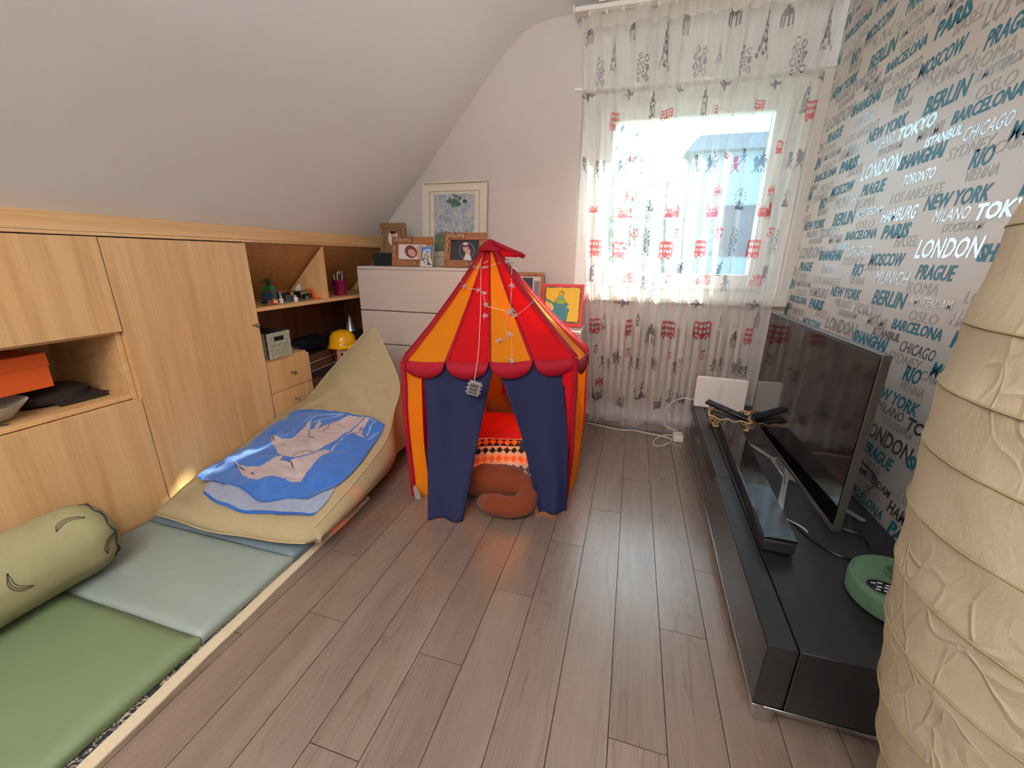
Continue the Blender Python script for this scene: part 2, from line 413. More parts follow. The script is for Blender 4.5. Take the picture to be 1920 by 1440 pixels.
hd = MB(); hd.tube([(0.712, YF-.02, 1.45), (0.712, YF-.06, 1.45)], .009); hd.box(.70, .724, YF-.075, YF-.058, 1.33, 1.462); struct('handle', hd, M_steel, win, bevel=.004)
si = MB(); si.box(-0.42, 0.885, YB-0.075, YF+0.02, 0.835, 0.868); struct('trim_2', si, plain('sill_stone', '#d8d2c6', 0.25, var=0.12, scale=25), bevel=0.006)
bb = MB(); bb.box(XS0, XR, YB-0.014, YB, 0, 0.06); struct('baseboard_back', bb, M_frame, bevel=.003)
bb = MB(); bb.box(XR-0.014, XR, Y0, YB-.015, 0, 0.06); struct('baseboard_right', bb, M_frame, bevel=.003)

# unseen uplighter added behind the viewpoint as a body for the fill light
cl = thing('added_uplighter', 'steel uplighter added out of view behind the viewpoint for fill light', 'floor lamp', (-0.45, -1.00, 0))
q = MB(); q.lathe([(.13, .001), (.13, .015), (.02, .03), (.014, .05), (.014, 1.60), (.03, 1.62)], (-0.45, -1.00, 0), 28); part('stand', q, M_steel, cl)
q = MB(); q.lathe([(.03, 1.62), (.12, 1.65), (.19, 1.70), (.20, 1.715), (.185, 1.70), (.11, 1.66), (.02, 1.635)], (-0.45, -1.00, 0), 36, cap=False); part('bowl', q, M_steel, cl)
# ------------------------------------------------------------------ built-in cabinets under the eaves
XF = -1.842
def knob(x, y, z, parent):
    q = MB(); Mx = Matrix.Rotation(PI/2, 3, 'Y')
    q.lathe([(.006, -.002), (.0045, .010), (.005, .016), (.010, .022), (.0115, .028), (.009, .034), (.003, .037)], (x, y, z), 16, M=Mx)
    part('knob', q, M_steel, parent, label='round steel knob')
fa = MB(); fa.box(XF-0.02, XF+0.001, -0.35, 2.835, 1.157, 1.168); fa.box(XF-0.02, XF-0.001, -0.35, 2.835, 1.169, 1.228)
fa.box(-1.955, XF-0.022, -0.35, 2.835, 1.212, 1.228)
single('fascia_board', fa, M_beechh, 'long beech board running along the wall above all the cabinet doors', 'trim board', bevel=.0012)

cu = thing('low_cupboard', 'beech cupboard at the left with an open niche between its upper and lower door', 'cupboard', (-2.05, .35, 0))
q = MB(); D = XF-0.021
q.box(-2.28, D, 1.034, 1.052, .0, 1.152); q.box(-2.28, D, -.35, -.332, 0, 1.152)
q.box(-2.28, D, -.331, 1.033, .548, .566); q.box(-2.28, D, -.331, 1.033, .805, .823)
q.box(-2.298, -2.281, -.35, 1.052, 0, .83)
q.box(-2.28, D, -.331, 1.033, .0, .03)
part('body', q, M_beechh, cu, bevel=.001)
q = MB(); q.box(D+.001, XF, -.35, 1.0505, .8155, 1.153); part('door', q, M_beech, cu, bevel=.001)
q = MB(); q.box(D+.001, XF, -.35, 1.0505, .035, .546); part('door', q, M_beech, cu, bevel=.001)
q = MB(); q.lathe([(.012, .5655), (.012, .5668), (.009, .567)], (-1.90, .70, 0), 20); part('cover_cap', q, plain('brown_cap', '#3a2414', .5), cu)

tc_ = thing('tall_cupboard', 'tall beech cupboard with one full-height door and a steel knob', 'cupboard', (-2.05, 1.35, 0))
q = MB(); q.box(-2.28, D, 1.054, 1.072, 0, 1.152); q.box(-2.28, D, 1.627, 1.645, 0, 1.152); q.box(-2.0, D, 1.073, 1.626, 1.134, 1.152); q.box(-2.298, -2.281, 1.054, 1.645, 0, .83)
part('body', q, M_beech, tc_, bevel=.001)
q = MB(); q.box(D+.001, XF, 1.0545, 1.644, .035, 1.152); dr = part('door', q, M_beech, tc_, bevel=.001); knob(XF, 1.610, .754, dr)

sh = thing('open_shelf_unit', 'open beech shelf unit under the slope with one divider, holding toys', 'shelf unit', (-2.05, 2.2, 0))
q = MB(); q.box(-2.235, XF, 1.647, 2.83, .817, .836); part('shelf', q, M_beechh, sh, bevel=.001)
def slopez(x): return 1.150+(x-XF)*0.93
q = MB(); q.prism([(XF-.004, .8365), (XF-.004, 1.148), (-1.862, 1.130), (-2.175, slopez(-2.175)-.003), (-2.175, .8365)], (0, 2.170, 0), (1, 0, 0), (0, 0, 1), -.018); part('divider', q, M_beech, sh)
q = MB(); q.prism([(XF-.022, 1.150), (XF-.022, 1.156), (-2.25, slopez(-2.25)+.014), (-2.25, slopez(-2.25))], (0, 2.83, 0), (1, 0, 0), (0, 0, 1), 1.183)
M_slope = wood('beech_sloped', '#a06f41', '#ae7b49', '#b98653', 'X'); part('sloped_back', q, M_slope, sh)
q = MB(); q.prism([(XF-.004, .8365), (XF-.004, 1.148), (-1.862, 1.130), (-2.175, slopez(-2.175)-.003), (-2.175, .8365)], (0, 2.83, 0), (1, 0, 0), (0, 0, 1), -.016); part('end_panel', q, M_beech, sh)
q = MB(); q.box(-2.26, -2.242, 1.647, 2.83, 0.02, .815); q.box(-2.24, -1.86, 2.812, 2.83, .02, .815); q.box(-2.24, -1.875, 1.647, 2.811, .0, .02); part('backing', q, M_dark_wood, sh)

du = thing('drawer_unit', 'small beech drawer unit in the shelf bay, beside the bean bag', 'drawer unit', (-2.05, 1.8, 0.02))
q = MB(); q.box(-2.22, XF-.019, 1.651, 1.950, .021, .552); part('body', q, M_beechh, du, bevel=.0015)
for z0, z1 in ((.369, .541), (.193, .366), (.045, .190)):
    q = MB(); q.box(XF-.018, XF, 1.652, 1.949, z0, z1); d_ = part('drawer', q, M_beech, du, bevel=.001); knob(XF, 1.80, (z0+z1)/2+(.015 if z0 == .193 else 0), d_)

# ------------------------------------------------------------------ play mat, rug, bolster
mt = thing('play_mat', 'folding play mat of padded green, pale blue and slate panels along the cupboards', 'play mat', (-1.47, .7, .012))
def panel(y0, y1, col, nm):
    q = MB(); n = 26; x0, x1 = -1.836, -1.107; z0, z1 = .013, .05
    P = []
    for i in range(n+1):
        row = []
        for j in range(n+1):
            a, b = i/n, j/n; x, y = x0+(x1-x0)*a, y0+(y1-y0)*b
            e = min(a, 1-a)*(x1-x0); f = min(b, 1-b)*(y1-y0); d = min(e, f)
            z = z1-.010*max(0, 1-d/.02)**2+nz((x, y, .3), 5, .0022)+(nz((x*.8+y*.6, y*2, 1), 7, .0022) if d > .03 else 0)
            row.append((x, y, z))
        P.append(row)
    q.grid(P)
    rim = [P[i][0] for i in range(n+1)]+[P[n][j] for j in range(1, n+1)]+[P[i][n] for i in range(n-1, -1, -1)]+[P[0][j] for j in range(n-1, 0, -1)]
    R = []
    for p in rim:
        cx, cy = (x0+x1)/2, (y0+y1)/2
        ox = .003 if p[0] > x1-1e-6 else (-.003 if p[0] < x0+1e-6 else 0)
        R.append([(p[0]+(p[0]-cx)*.0, p[1], z0), (p[0]+ox, p[1], .03), p])
    q.grid(R, closed=True)
    part('mat_panel', q, col, mt, label=nm, angle=70)
def vinyl(n, c): return plain(n, c, .55, var=.05, scale=12, bump=.08, bscale=300)
panel(-.08, .611, vinyl('vinyl_green', '#647452'), 'leaf green padded panel')
panel(.614, .957, vinyl('vinyl_pale', '#879189'), 'pale blue-grey padded panel')
panel(.960, 1.395, vinyl('vinyl_slate', '#62727a'), 'slate blue padded panel')

rg_ = thing('rug', 'thin patterned rug with a cream border sticking out from under the play mat', 'rug', (-1.46, .6, 0))
m = N('rug_border'); v = m.coords(); m.l(m.mixc(m.noise(v, 300, 3, .7), lin('#b3a284'), lin('#d9c9ac')), m.b.inputs['Base Color']); m.set(Roughness=.95); m.bump(m.noise(v, 700, 2), .4); M_rb = m.m
m = N('rug_pattern'); v = m.coords(); a = m.noise(v, 55, 2, .5, 1.6); m.l(m.ramp(a, [(.44, '#15171c'), (.52, '#2a2b31'), (.56, '#b9ad93'), (.64, '#1b1d22')]), m.b.inputs['Base Color']); m.set(Roughness=.95); m.bump(m.noise(v, 700, 2), .4); M_rp = m.m
q = MB(); q.hexa([(-1.80, -.10, .002), (-1.066, -.10, .002), (-1.133, 1.372, .002), (-1.80, 1.372, .002), (-1.80, -.10, .010), (-1.066, -.10, .010), (-1.133, 1.372, .010), (-1.80, 1.372, .010)]); part('pattern_field', q, M_rp, rg_)
def strip(pts, wd, z=.010):
    q = MB(); P = []
    for p, d in pts: P.append([(p[0], p[1], .001), (p[0], p[1], z), (p[0]+d[0]*wd, p[1]+d[1]*wd, z), (p[0]+d[0]*wd, p[1]+d[1]*wd, .001)])
    q.grid(P, closed=False); return q
L = [((-1.092+.0*t, -.1+1.515*t), (1, 0)) for t in np.linspace(0, 1, 60)]
q = MB(); P = []
for (x, y), _ in L:
    wv = nz((0, y, 3), 6, .004); xr = -1.05-.0459*(y-.326)+wv; xi = xr-.034
    P.append([(xi, y, .0012), (xi, y, .0115), (xr-.006, y, .011), (xr, y, .007), (xr, y, .001)])
q.grid(P); q.box(-1.80, -1.102, 1.3725, 1.415, .001, .011); part('border', q, M_rb, rg_, label='cream woven border')

bo = thing('bolster_cushion', 'olive green bolster cushion printed with banana outlines, lying on the play mat', 'cushion', (-1.705, .45, .05))
M_bol = cloth('olive_cotton', '#938d68', weave=700, bump=.2, wrinkle=.15)
M_pipe = plain('dark_piping', '#2a211d', .8)
BR, BC = .124, (-1.712, .1745)
def bol(y, a, off=0.0):
    r = BR
    for e in (y+.02, .745-y):
        if e < .07: r = BR*(1-.22*(1-max(e, 0)/.07)**2.2)
    r += nz((math.cos(a), math.sin(a), y*2), 2.5, .004)
    if .745-y < .09: r += .0022*math.sin(a*26+3*math.sin(a*3))*(1-(.745-y)/.09)
    r += off; zz = max(BC[1]+r*math.sin(a), .0525); return (BC[0]+r*math.cos(a)*1.0, y, zz)
q = MB(); q.grid([[bol(y, a) for y in np.linspace(-.02, .745, 90)] for a in np.linspace(0, 2*PI, 97)[:-1]], closed=True)
part('cover', q, M_bol, bo, angle=80)
q = MB(); q.grid([[(BC[0]+r*math.cos(a), y, BC[1]+r*math.sin(a)) for r, y in ((BR*.785, .745), (BR*.72, .757), (BR*.45, .766), (BR*.18, .760), (.001, .752))] for a in np.linspace(0, 2*PI, 49)[:-1]], closed=True)
part('end_disc', q, M_bol, bo, angle=80); q = MB()
q.grid([[(BC[0]+r*math.cos(a), y, BC[1]+r*math.sin(a)) for r, y in ((.001, -.03), (BR*.5, -.03), (BR*.78, -.02))] for a in np.linspace(0, 2*PI, 49)[:-1]], closed=True)
part('end_disc', q, M_bol, bo, angle=80)
q = MB(); q.tube([tuple(Vector(bol(.738, a, .002))+Vector((0, .004*math.sin(a*9), 0))) for a in np.linspace(0, 2*PI, 120)[:-1]], .0032, 6, closed=True); part('piping', q, M_pipe, bo)
def banana(yc, ac, ang, s=1.0):
    q = MB()
    outer = [(-.034, -.006), (-.024, .009), (-.008, .017), (.010, .016), (.026, .006), (.036, -.010)]
    inner = [(-.034, -.006), (-.020, -.001), (-.004, .005), (.012, .003), (.026, -.006), (.036, -.010)]
    mid = [(-.034, -.006), (-.022, .004), (-.006, .011), (.011, .010), (.027, 0), (.036, -.010)]
    for ln in (outer, inner, mid):
        pts = []
        for t in np.linspace(0, 1, 18):
            x, y = cr(ln, t)*s; X = x*math.cos(ang)-y*math.sin(ang); Y = x*math.sin(ang)+y*math.cos(ang)
            pts.append(bol(yc+X, ac+Y/BR, .0012))
        q.tube(pts, .0009, 5)
    x, y = .037*s, -.011*s; q.ball(bol(yc+x*math.cos(ang)-y*math.sin(ang), ac+(x*math.sin(ang)+y*math.cos(ang))/BR, .0008), .0028)
    part('banana_print', q, M_pipe, bo)
for a_ in ((.655, 1.02, .15), (.50, .22, 2.1), (.36, .28, 2.0), (.40, 1.25, .1), (.715, -.02, .9), (.22, .75, .6), (.14, .0, 1.3), (.05, 1.1, .3)): banana(*a_)

# ------------------------------------------------------------------ bean bag and towel
#BAG
BAGROWS = [  # left, middle, right of each cross-section (x, y, z)
 ((-1.795, 1.020, .105), (-1.420, .985, .150), (-1.075, 1.045, .115)),
 ((-1.832, 1.190, .128), (-1.450, 1.180, .205), (-1.068, 1.190, .150)),
 ((-1.836, 1.420, .172), (-1.460, 1.420, .245), (-1.085, 1.420, .190)),
 ((-1.834, 1.620, .230), (-1.480, 1.620, .275), (-1.110, 1.610, .235)),
 ((-1.812, 1.840, .272), (-1.500, 1.800, .360), (-1.168, 1.770, .305)),
 ((-1.715, 1.955, .428), (-1.475, 1.915, .500), (-1.200, 1.890, .440)),
 ((-1.475, 2.045, .690), (-1.447, 2.042, .712), (-1.422, 2.038, .690))]
def bag(u, v):
    A = [np.array(r, float) for r in BAGROWS]
    Lr, Mr, Rr = cr([r[0] for r in A], v), cr([r[1] for r in A], v), cr([r[2] for r in A], v)
    p = Lr*(2*(u-.5)*(u-1))+Mr*(4*u*(1-u))+Rr*(2*u*(u-.5))
    return p
#ENDBAG
def wrk(p):
    a = abs(nz((p[0]*1.6+p[1]*.8, p[1]*2.2-p[0]*.7, p[2]*2), 3.2, 1.0)); b = abs(nz((p[0]*3-p[1]*2+7, p[1]*4.5, p[2]*3), 3.0, 1.0))
    return .011*min(a*3.2, 1)+.006*min(b*3.0, 1)-.012
def bagw(u, v):
    p = bag(u, v); e = min(u, 1-u, v+.02, 1.02-v)
    k = min(1, e*8)
    p = p+np.array([0, 0, (nz(p, 4.5, .014)+nz((p[0]*3, p[1]*9, p[2]*9), 2.0, .006)+wrk(p))*k]); return p
def bagn(u, v):
    h = .01; a = bag(min(u+h, 1), v)-bag(max(u-h, 0), v); b = bag(u, min(v+h, 1))-bag(u, max(v-h, 0)); n_ = np.cross(a, b); return n_/np.linalg.norm(n_)
bb_ = thing('bean_bag', 'big khaki bean bag lounger slumped on the play mat against the drawers', 'bean bag', (-1.46, 1.5, .05))
NU, NV = 60, 90
P = []
for j in range(NV+1):
    v_ = j/NV; row = []
    Lp, Rp = bagw(0, v_), bagw(1, v_)
    yb = Lp[1] if v_ < .7 else min(Lp[1]+(v_-.7)*.25, 2.12)
    sq = max(0.0, (v_-.72)/.28)
    def skirt(p, sgn):
        o_ = []
        for t in np.linspace(0, 1, 9)[:-1]:
            bul = .035*math.sin(PI*t)*(1-sq*.6)*(1 if v_ < .5 else max(0, 1-(v_-.5)*5))
            xb = p[0]+(0 if sgn < 0 else bul)-(0 if sgn > 0 else bul*.1)
            wd = (1-t)*sq*(.20)
            o_.append((min(max(xb+sgn*wd, -1.838), -1.035), p[1]*t+(yb if v_ >= .7 else p[1])*(1-t)-(.0 if v_ > .02 else 0), .0525+(p[2]-.0525)*t))
        return o_
    row += skirt(Lp, -1)
    row += [tuple(bagw(i/NU, v_)) for i in range(NU+1)]
    row += skirt(Rp, 1)[::-1]
    P.append(row)
q = MB(); q.grid(P)
# front face: rounded, with a pinched seam half way down
F = []
for i in range(len(P[0])):
    p = P[0][i]; col_ = []
    for t in np.linspace(0, 1, 8):
        col_.append((p[0], p[1]-(.052+.004*math.sin(i*.23))*math.sin(PI*t)*(1 if 8 <= i <= 8+NU else .3), p[2]*(1-t)+.0525*t))
    F.append(col_)
q.grid(F)
Bk = []
for i in range(len(P[-1])):
    p = P[-1][i]; Bk.append([(p[0]*(1-t)+(-1.46+(p[0]+1.46)*2.4)*t*.0+p[0]*t, p[1]+.07*math.sin(PI*t)+.0*t, p[2]*(1-t)+.0525*t) for t in np.linspace(0, 1, 10)])
q.grid(Bk)
M_khaki = cloth('khaki_canvas', '#9d8d6c', weave=800, bump=.3, wrinkle=.35)
part('cover', q, M_khaki, bb_, angle=75)
q = MB()
q.tube([tuple(np.array(P[j][8+NU])+np.array([.002, 0, .001])) for j in range(0, NV+1, 2)], .003, 6)
q.tube([tuple(np.array(P[j][8])+np.array([.001, 0, .001])) for j in range(50, NV+1, 2)], .003, 6)
q.tube([tuple(np.array(F[i][4])+np.array([0, -.0015, 0])) for i in range(8, 9+NU, 2)], .0025, 6)
part('seam', q, cloth('khaki_seam', '#b7a67c'), bb_)
D1 = [(0.203, 0.372), (0.296, 0.345), (0.356, 0.33), (0.421, 0.343), (0.417, 0.378), (0.421, 0.405), (0.395, 0.47), (0.408, 0.477), (0.462, 0.415), (0.483, 0.425), (0.466, 0.482), (0.497, 0.473), (0.513, 0.422), (0.568, 0.484), (0.657, 0.554), (0.761, 0.585), (0.785, 0.57), (0.754, 0.486), (0.719, 0.4), (0.695, 0.326), (0.655, 0.273), (0.604, 0.247), (0.527, 0.245), (0.444, 0.263), (0.381, 0.286), (0.302, 0.314)]
D2 = [(0.202, 0.211), (0.288, 0.196), (0.365, 0.189), (0.451, 0.202), (0.473, 0.216), (0.486, 0.241), (0.53, 0.25), (0.537, 0.226), (0.581, 0.228), (0.632, 0.252), (0.681, 0.286), (0.705, 0.318), (0.741, 0.318), (0.74, 0.358), (0.759, 0.45), (0.768, 0.501), (0.797, 0.573), (0.832, 0.582), (0.82, 0.502), (0.816, 0.49), (0.828, 0.458), (0.872, 0.436), (0.825, 0.433), (0.778, 0.443), (0.739, 0.393), (0.749, 0.35), (0.751, 0.302), (0.736, 0.272), (0.749, 0.213), (0.761, 0.167), (0.697, 0.16), (0.594, 0.157), (0.528, 0.142), (0.469, 0.136), (0.412, 0.142), (0.328, 0.172)]
def coons(front, back, left, right, n, k):
    G_ = []
    for i in range(n+1):
        s = i/n; row = []
        for j in range(k+1):
            t = j/k
            f, b, l, r = cr(front, s), cr(back, s), cr(left, t), cr(right, t)
            c00, c10, c01, c11 = np.array(front[0]), np.array(front[-1]), np.array(back[0]), np.array(back[-1])
            row.append((1-t)*f+t*b+(1-s)*l+s*r-((1-s)*(1-t)*c00+s*(1-t)*c10+(1-s)*t*c01+s*t*c11))
        G_.append(row)
    return G_
def drape(G_, off):
    P = []
    for row in G_:
        r_ = []
        for u, v in row:
            u2, v2 = min(max(u, 0), 1), min(max(v, 0), 1); p = bagw(u2, v2)+bagn(u2, v2)*(off+nz((u*7, v*14, 1), 1.0, .003))
            r_.append(tuple(p))
        P.append(r_)
    return P
GT = coons([(.045, .135), (.18, .115), (.297, .110), (.40, .102), (.515, .090), (.637, .074), (.762, .105), (.863, .120)],
           [(.132, .555), (.30, .560), (.47, .562), (.662, .565), (.80, .575), (.954, .558)],
           [(.045, .135), (.02, .20), (.075, .274), (.085, .35), (.094, .43), (.132, .555)],
           [(.863, .120), (.945, .215), (.960, .307), (.950, .40), (.953, .46), (.954, .558)], 190, 210)
M_tb = cloth('towel_blue', '#3462a8', bump=.5, weave=500, wrinkle=.2, sheen=.2); M_td = cloth('towel_dolphin', '#b3a19d', bump=.5, weave=500, sheen=.2)
M_tl = plain('towel_dark_line', '#262c44', .9); M_tw = cloth('towel_wave', '#7fa0c8', bump=.5, weave=500); M_th = cloth('towel_hem', '#2f5aa0', bump=.5, weave=500); M_tg = cloth('towel_terry', '#8f98ad', bump=.8, weave=260, sheen=.3, var=.25)
def near(p, pl, r):
    for a, b in zip(pl[:-1], pl[1:]):
        a, b, c_ = np.array(a), np.array(b), np.array(p); d = b-a; t = min(max(((c_-a)@d)/(d@d+1e-12), 0), 1)
        if np.hypot(*((c_-a-d*t)*np.array([.75, 1.15]))) < r: return True
    return False
MOUTH = [[(.202, .368), (.26, .345), (.30, .325)], [(.204, .207), (.29, .187), (.37, .172)]]
FINS = [[(.58, .25), (.62, .285), (.66, .29), (.70, .335)], [(.53, .245), (.54, .225), (.60, .23), (.64, .215)], [(.81, .50), (.80, .45), (.78, .40), (.735, .36)], [(.56, .48), (.585, .44), (.55, .40)], [(.46, .41), (.50, .38), (.55, .37)]]
WAVES = [[(.40, .478), (.415, .52), (.55, .548), (.66, .566)], [(.44, .47), (.52, .52), (.62, .558)], [(.87, .46), (.86, .52), (.88, .56)], [(.90, .44), (.93, .50)], [(.36, .46), (.385, .505)], [(.78, .58), (.86, .555)]]
tm = []
for i in range(190):
    for j in range(210):
        u, v = (GT[i][j]+GT[i+1][j+1])/2; k = 0
        if inpoly(u, v, D1) or inpoly(u, v, D2): k = 1
        else:
            if v > .43 and any(near((u, v), wv, .0045) for wv in WAVES): k = 3
        if k == 1 and (any(near((u, v), ln, .0028) for ln in MOUTH) or any(near((u, v), ln, .0022) for ln in FINS)): k = 2
        if (u-.42)**2*.56+(v-.30)**2*1.3 < .000045 or (u-.453)**2*.56+(v-.158)**2*1.3 < .000045: k = 2
        if j < 4 or j > 205: k = 4
        tm.append(k)
tw = thing('beach_towel', 'blue beach towel with two pale dolphins spread over the bean bag', 'towel', (-1.45, 1.35, .2))
q = MB(); q.grid(drape(GT, .0105), tm); part('towel_face', q, [M_tb, M_td, M_tl, M_tw, M_th], tw, angle=80, label='dolphin printed side')
GL = coons([(.25, .060), (.36, .035), (.48, .022), (.60, .010), (.72, .030), (.84, .045), (.945, .064)], [(.17, .16), (.5, .16), (.93, .22)], [(.25, .060), (.20, .112), (.17, .16)], [(.945, .064), (.955, .14), (.93, .22)], 110, 40)
q = MB(); q.grid(drape(GL, .005), [(1 if j < 6 else 0) for i in range(110) for j in range(40)]); part('towel_back', q, [M_tg, M_th], tw, angle=80, label='pale terry underside with a blue hem')

# ------------------------------------------------------------------ circus tent
tent = thing('play_tent', "child's red and orange circus play tent with blue door flaps", 'play tent', (-.66, 1.95, 0))
M_red = cloth('tent_red', '#cf1722', .58, '#e8161f', .75, 1200, .05, through=.10); M_or = cloth('tent_orange', '#f3a01c', .58, '#f7ac1a', .75, 1200, .05, through=.10)
M_dr = cloth('tent_dark_red', '#9d1023', .25, '#a8101d', .75, 1200, .08); M_blue = cloth('tent_blue', '#1f2344', .16, '#282c58', .8, 1200, .08, wrinkle=.12)
PL, PR, BRt, BLt = (-.918, 1.50), (-.208, 1.70), (-.375, 2.42), (-1.115, 2.24)
def planpt(k):
    """k in 0..16 around the plan: 0..4 front, 4..8 right, 8..12 back, 12..16 left"""
    k = k % 16; c4 = [PL, PR, BRt, BLt]; i = int(k//4); f = (k-4*i)/4; a, b = np.array(c4[i]), np.array(c4[(i+1) % 4]); d = b-a
    nn = np.array([d[1], -d[0]])/np.linalg.norm(d); bul = (.012, .095, .09, .060)[i]
    return a+d*f+nn*bul*math.sin(PI*f)
def eavez(p): return .668+.035*(p[0]+.6)*1.0+(.012 if p[1] < 1.72 else -.005)
APX = np.array([-.712, 2.035, 1.162])
def eave(k):
    p = planpt(k); sag = .012*math.sin(PI*(k % 4)/4); return np.array([p[0], p[1], eavez(p)-sag])
def roof(k, t, off=0.0):
    e = eave(k); d = np.array([e[0], e[1]])-APX[:2]; top = np.array([APX[0]+d[0]*.06, APX[1]+d[1]*.06, APX[2]-.02])
    p = e*(1-t)+top*t; p[2] -= .016*math.sin(PI*t)
    fr_ = k % 1; p[2] -= .006*math.sin(PI*fr_)*(1-t)
    o = np.array([d[0], d[1], .95*np.linalg.norm(d)]); return tuple(p+o/np.linalg.norm(o)*off)
for k in range(16):
    q = MB(); q.grid([[roof(k+a*.9998, t) for t in np.linspace(0, 1, 14)] for a in np.linspace(0, 1, 7)])
    part('roof_panel', q, M_or if k % 2 == 0 else M_red, tent, label='orange stripe' if k % 2 == 0 else 'red stripe', angle=80)
for k in range(16):
    thick = k % 4 == 0; wd = .018 if thick else .0065
    q = MB(); P = []
    for t in np.linspace(0, 1, 14):
        p = np.array(roof(k, t, .003)); tg = np.array(planpt(k+.05))-np.array(planpt(k-.05)); tg = np.array([tg[0], tg[1], 0])/np.linalg.norm(tg); w2 = wd*(1 if thick else (1.25-.5*t))
        P.append([tuple(p-tg*w2), tuple(p+np.array([0, 0, .004 if thick else .0015])), tuple(p+tg*w2)])
    q.grid(P); part('roof_seam', q, M_dr, tent, solid=.0015)
for k in range(16):       # scalloped valance
    q = MB(); P = []
    for a in np.linspace(0.02, .98, 19):
        e = np.array(roof(k+a, 0)); o = np.array(planpt(k+a))-np.array([-.66, 1.95]); o = np.array([o[0], o[1], 0])/np.linalg.norm(o)
        dz = .058*math.sqrt(max(0, 1-((a-.5)/.48)**2))+.010
        P.append([tuple(e+o*.003+np.array([0, 0, .004])), tuple(e+o*.009-np.array([0, 0, dz*.5])), tuple(e+o*.012-np.array([0, 0, dz]))])
    q.grid(P); part('valance_scallop', q, M_dr, tent, solid=.002)
def base(k):
    p = planpt(k); c_ = np.array([-.66, 1.95]); s = .985
    return c_+(p-c_)*s
def wallp(k, t):
    e = np.array(roof(k, 0)); b = base(k); p = np.array([b[0], b[1], .003])*(1-t)+e*t
    d = p[:2]-np.array([-.66, 1.95]); d /= np.linalg.norm(d); p[:2] += d*(.012*math.sin(PI*t)+nz((k*1.3, t*3, 1), 1.3, .006)); return tuple(p)
for k in range(4, 16):
    q = MB(); q.grid([[wallp(k+a*.9998, t) for t in np.linspace(0, 1, 12)] for a in np.linspace(0, 1, 6)])
    part('wall_panel', q, M_or if k % 2 == 0 else M_red, tent, label='orange wall stripe' if k % 2 == 0 else 'red wall stripe', angle=80)
q = MB(); q.grid([[wallp(a*.40+(0 if a < 1 else .0)+.12*math.sin(PI*t*.9)*a*0, t) for t in np.linspace(0, 1, 12)] for a in np.linspace(0, 1, 6)]); part('wall_panel', q, M_or, tent, label='narrow orange strip left of the door', angle=80)
q = MB(); q.grid([[wallp(3.70+a*.30, t) for t in np.linspace(0, 1, 12)] for a in np.linspace(0, 1, 6)]); part('wall_panel', q, M_red, tent, label='narrow red strip right of the door', angle=80)
for k in (0, 4, 8, 12):
    q = MB(); q.tube([tuple(np.array(wallp(k, t))+np.array([0, -.004, 0])) for t in np.linspace(0, 1, 14)], .0125, 8); part('corner_pole', q, M_dr, tent, label='dark red fabric sleeve over a corner pole')
def flap(TL, TR, BL_, BR_, ml, mr, sgn, ph):
    q = MB(); P = []; TL, TR, BL_, BR_, ml, mr = [np.array(x, float) for x in (TL, TR, BL_, BR_, ml, mr)]
    for s in np.linspace(0, 1, 28):
        row = []
        for t in np.linspace(0, 1, 36):
            l = cr([TL, ml, BL_], t); r = cr([TR, mr, BR_], t); p = l*(1-s)+r*s
            amp = .001+.016*t; p = p+np.array([.25, -.95, 0])*(amp*math.sin(s*7.5+ph+t*1.5)+nz((s*3, t*4, ph), 1.0, .014)*t)
            p[2] = max(p[2], .004); row.append(tuple(p))
        P.append(row)
    q.grid(P); return q
eL, eM, eR = [np.array(eave(k)) for k in (.40, 2.12, 3.70)]; dn = np.array([-.004, .014, -.004])
fl1 = part('door_flap', flap(eL+dn, eM+dn, (-.762, 1.351, .006), (-.613, 1.385, .004), (-.815, 1.485, .36), (-.590, 1.545, .36), 1, .4), M_blue, tent, solid=.002, angle=80)
fl2 = part('door_flap', flap(eM+dn, eR+dn, (-.306, 1.520, .012), (-.188, 1.573, .012), (-.420, 1.600, .36), (-.215, 1.650, .36), 1, 2.2), M_blue, tent, solid=.002, angle=80)
q = MB(); q.obox((-.607, 1.520, .30), (.024, .012, .045), Matrix.Rotation(.28, 3, 'Z')); part('tie_tab', q, plain('tab_navy', '#1a2138', .8), fl1, bevel=.002)
q = MB(); q.obox((-.405, 1.590, .30), (.024, .012, .045), Matrix.Rotation(.28, 3, 'Z')); part('tie_tab', q, plain('tab_navy', '#1a2138', .8), fl2, bevel=.002)
q = MB(); q.prism([(0, 0), (.03, 0), (.022, .035), (.004, .075), (-.006, .06)], (-.895, 1.478, .004), (.96, .28, 0), (0, 0, 1), .006); part('foot_tab', q, plain('webbing_grey', '#8d8478', .8), tent)
# cap and pennant at the top
q = MB(); n = 24; ring_ = []
for r, z in ((.004, .022), (.030, .006), (.062, -.028), (.060, -.034)): ring_.append([(APX[0]+r*(1+.10*math.cos(4*a+.8))*math.cos(a), APX[1]+r*(1+.10*math.cos(4*a+.8))*math.sin(a), APX[2]+z) for a in np.linspace(0, 2*PI, n+1)[:-1]])
q.grid([[ring_[j][i] for j in range(4)] for i in range(n)], closed=True); part('top_cap', q, M_dr, tent, solid=.002, angle=70)
q = MB(); q.lathe([(.034, -.05), (.030, .0)], APX, 20, cap=False); part('top_collar', q, M_dr, tent)
ax_ = np.array([.93, -.15, -.36]); ax_ /= np.linalg.norm(ax_); o = APX+np.array([.004, -.012, .016])
q = MB(); q.tube([tuple(o+ax_*s) for s in np.linspace(0, .205, 10)], [.010, .0105, .0105, .0105, .0105, .0105, .0108, .012, .013, .010], 10); fg = part('flag_stick', q, M_dr, tent, label='dark red padded flag stick hanging to the right')
q = MB(); P = []
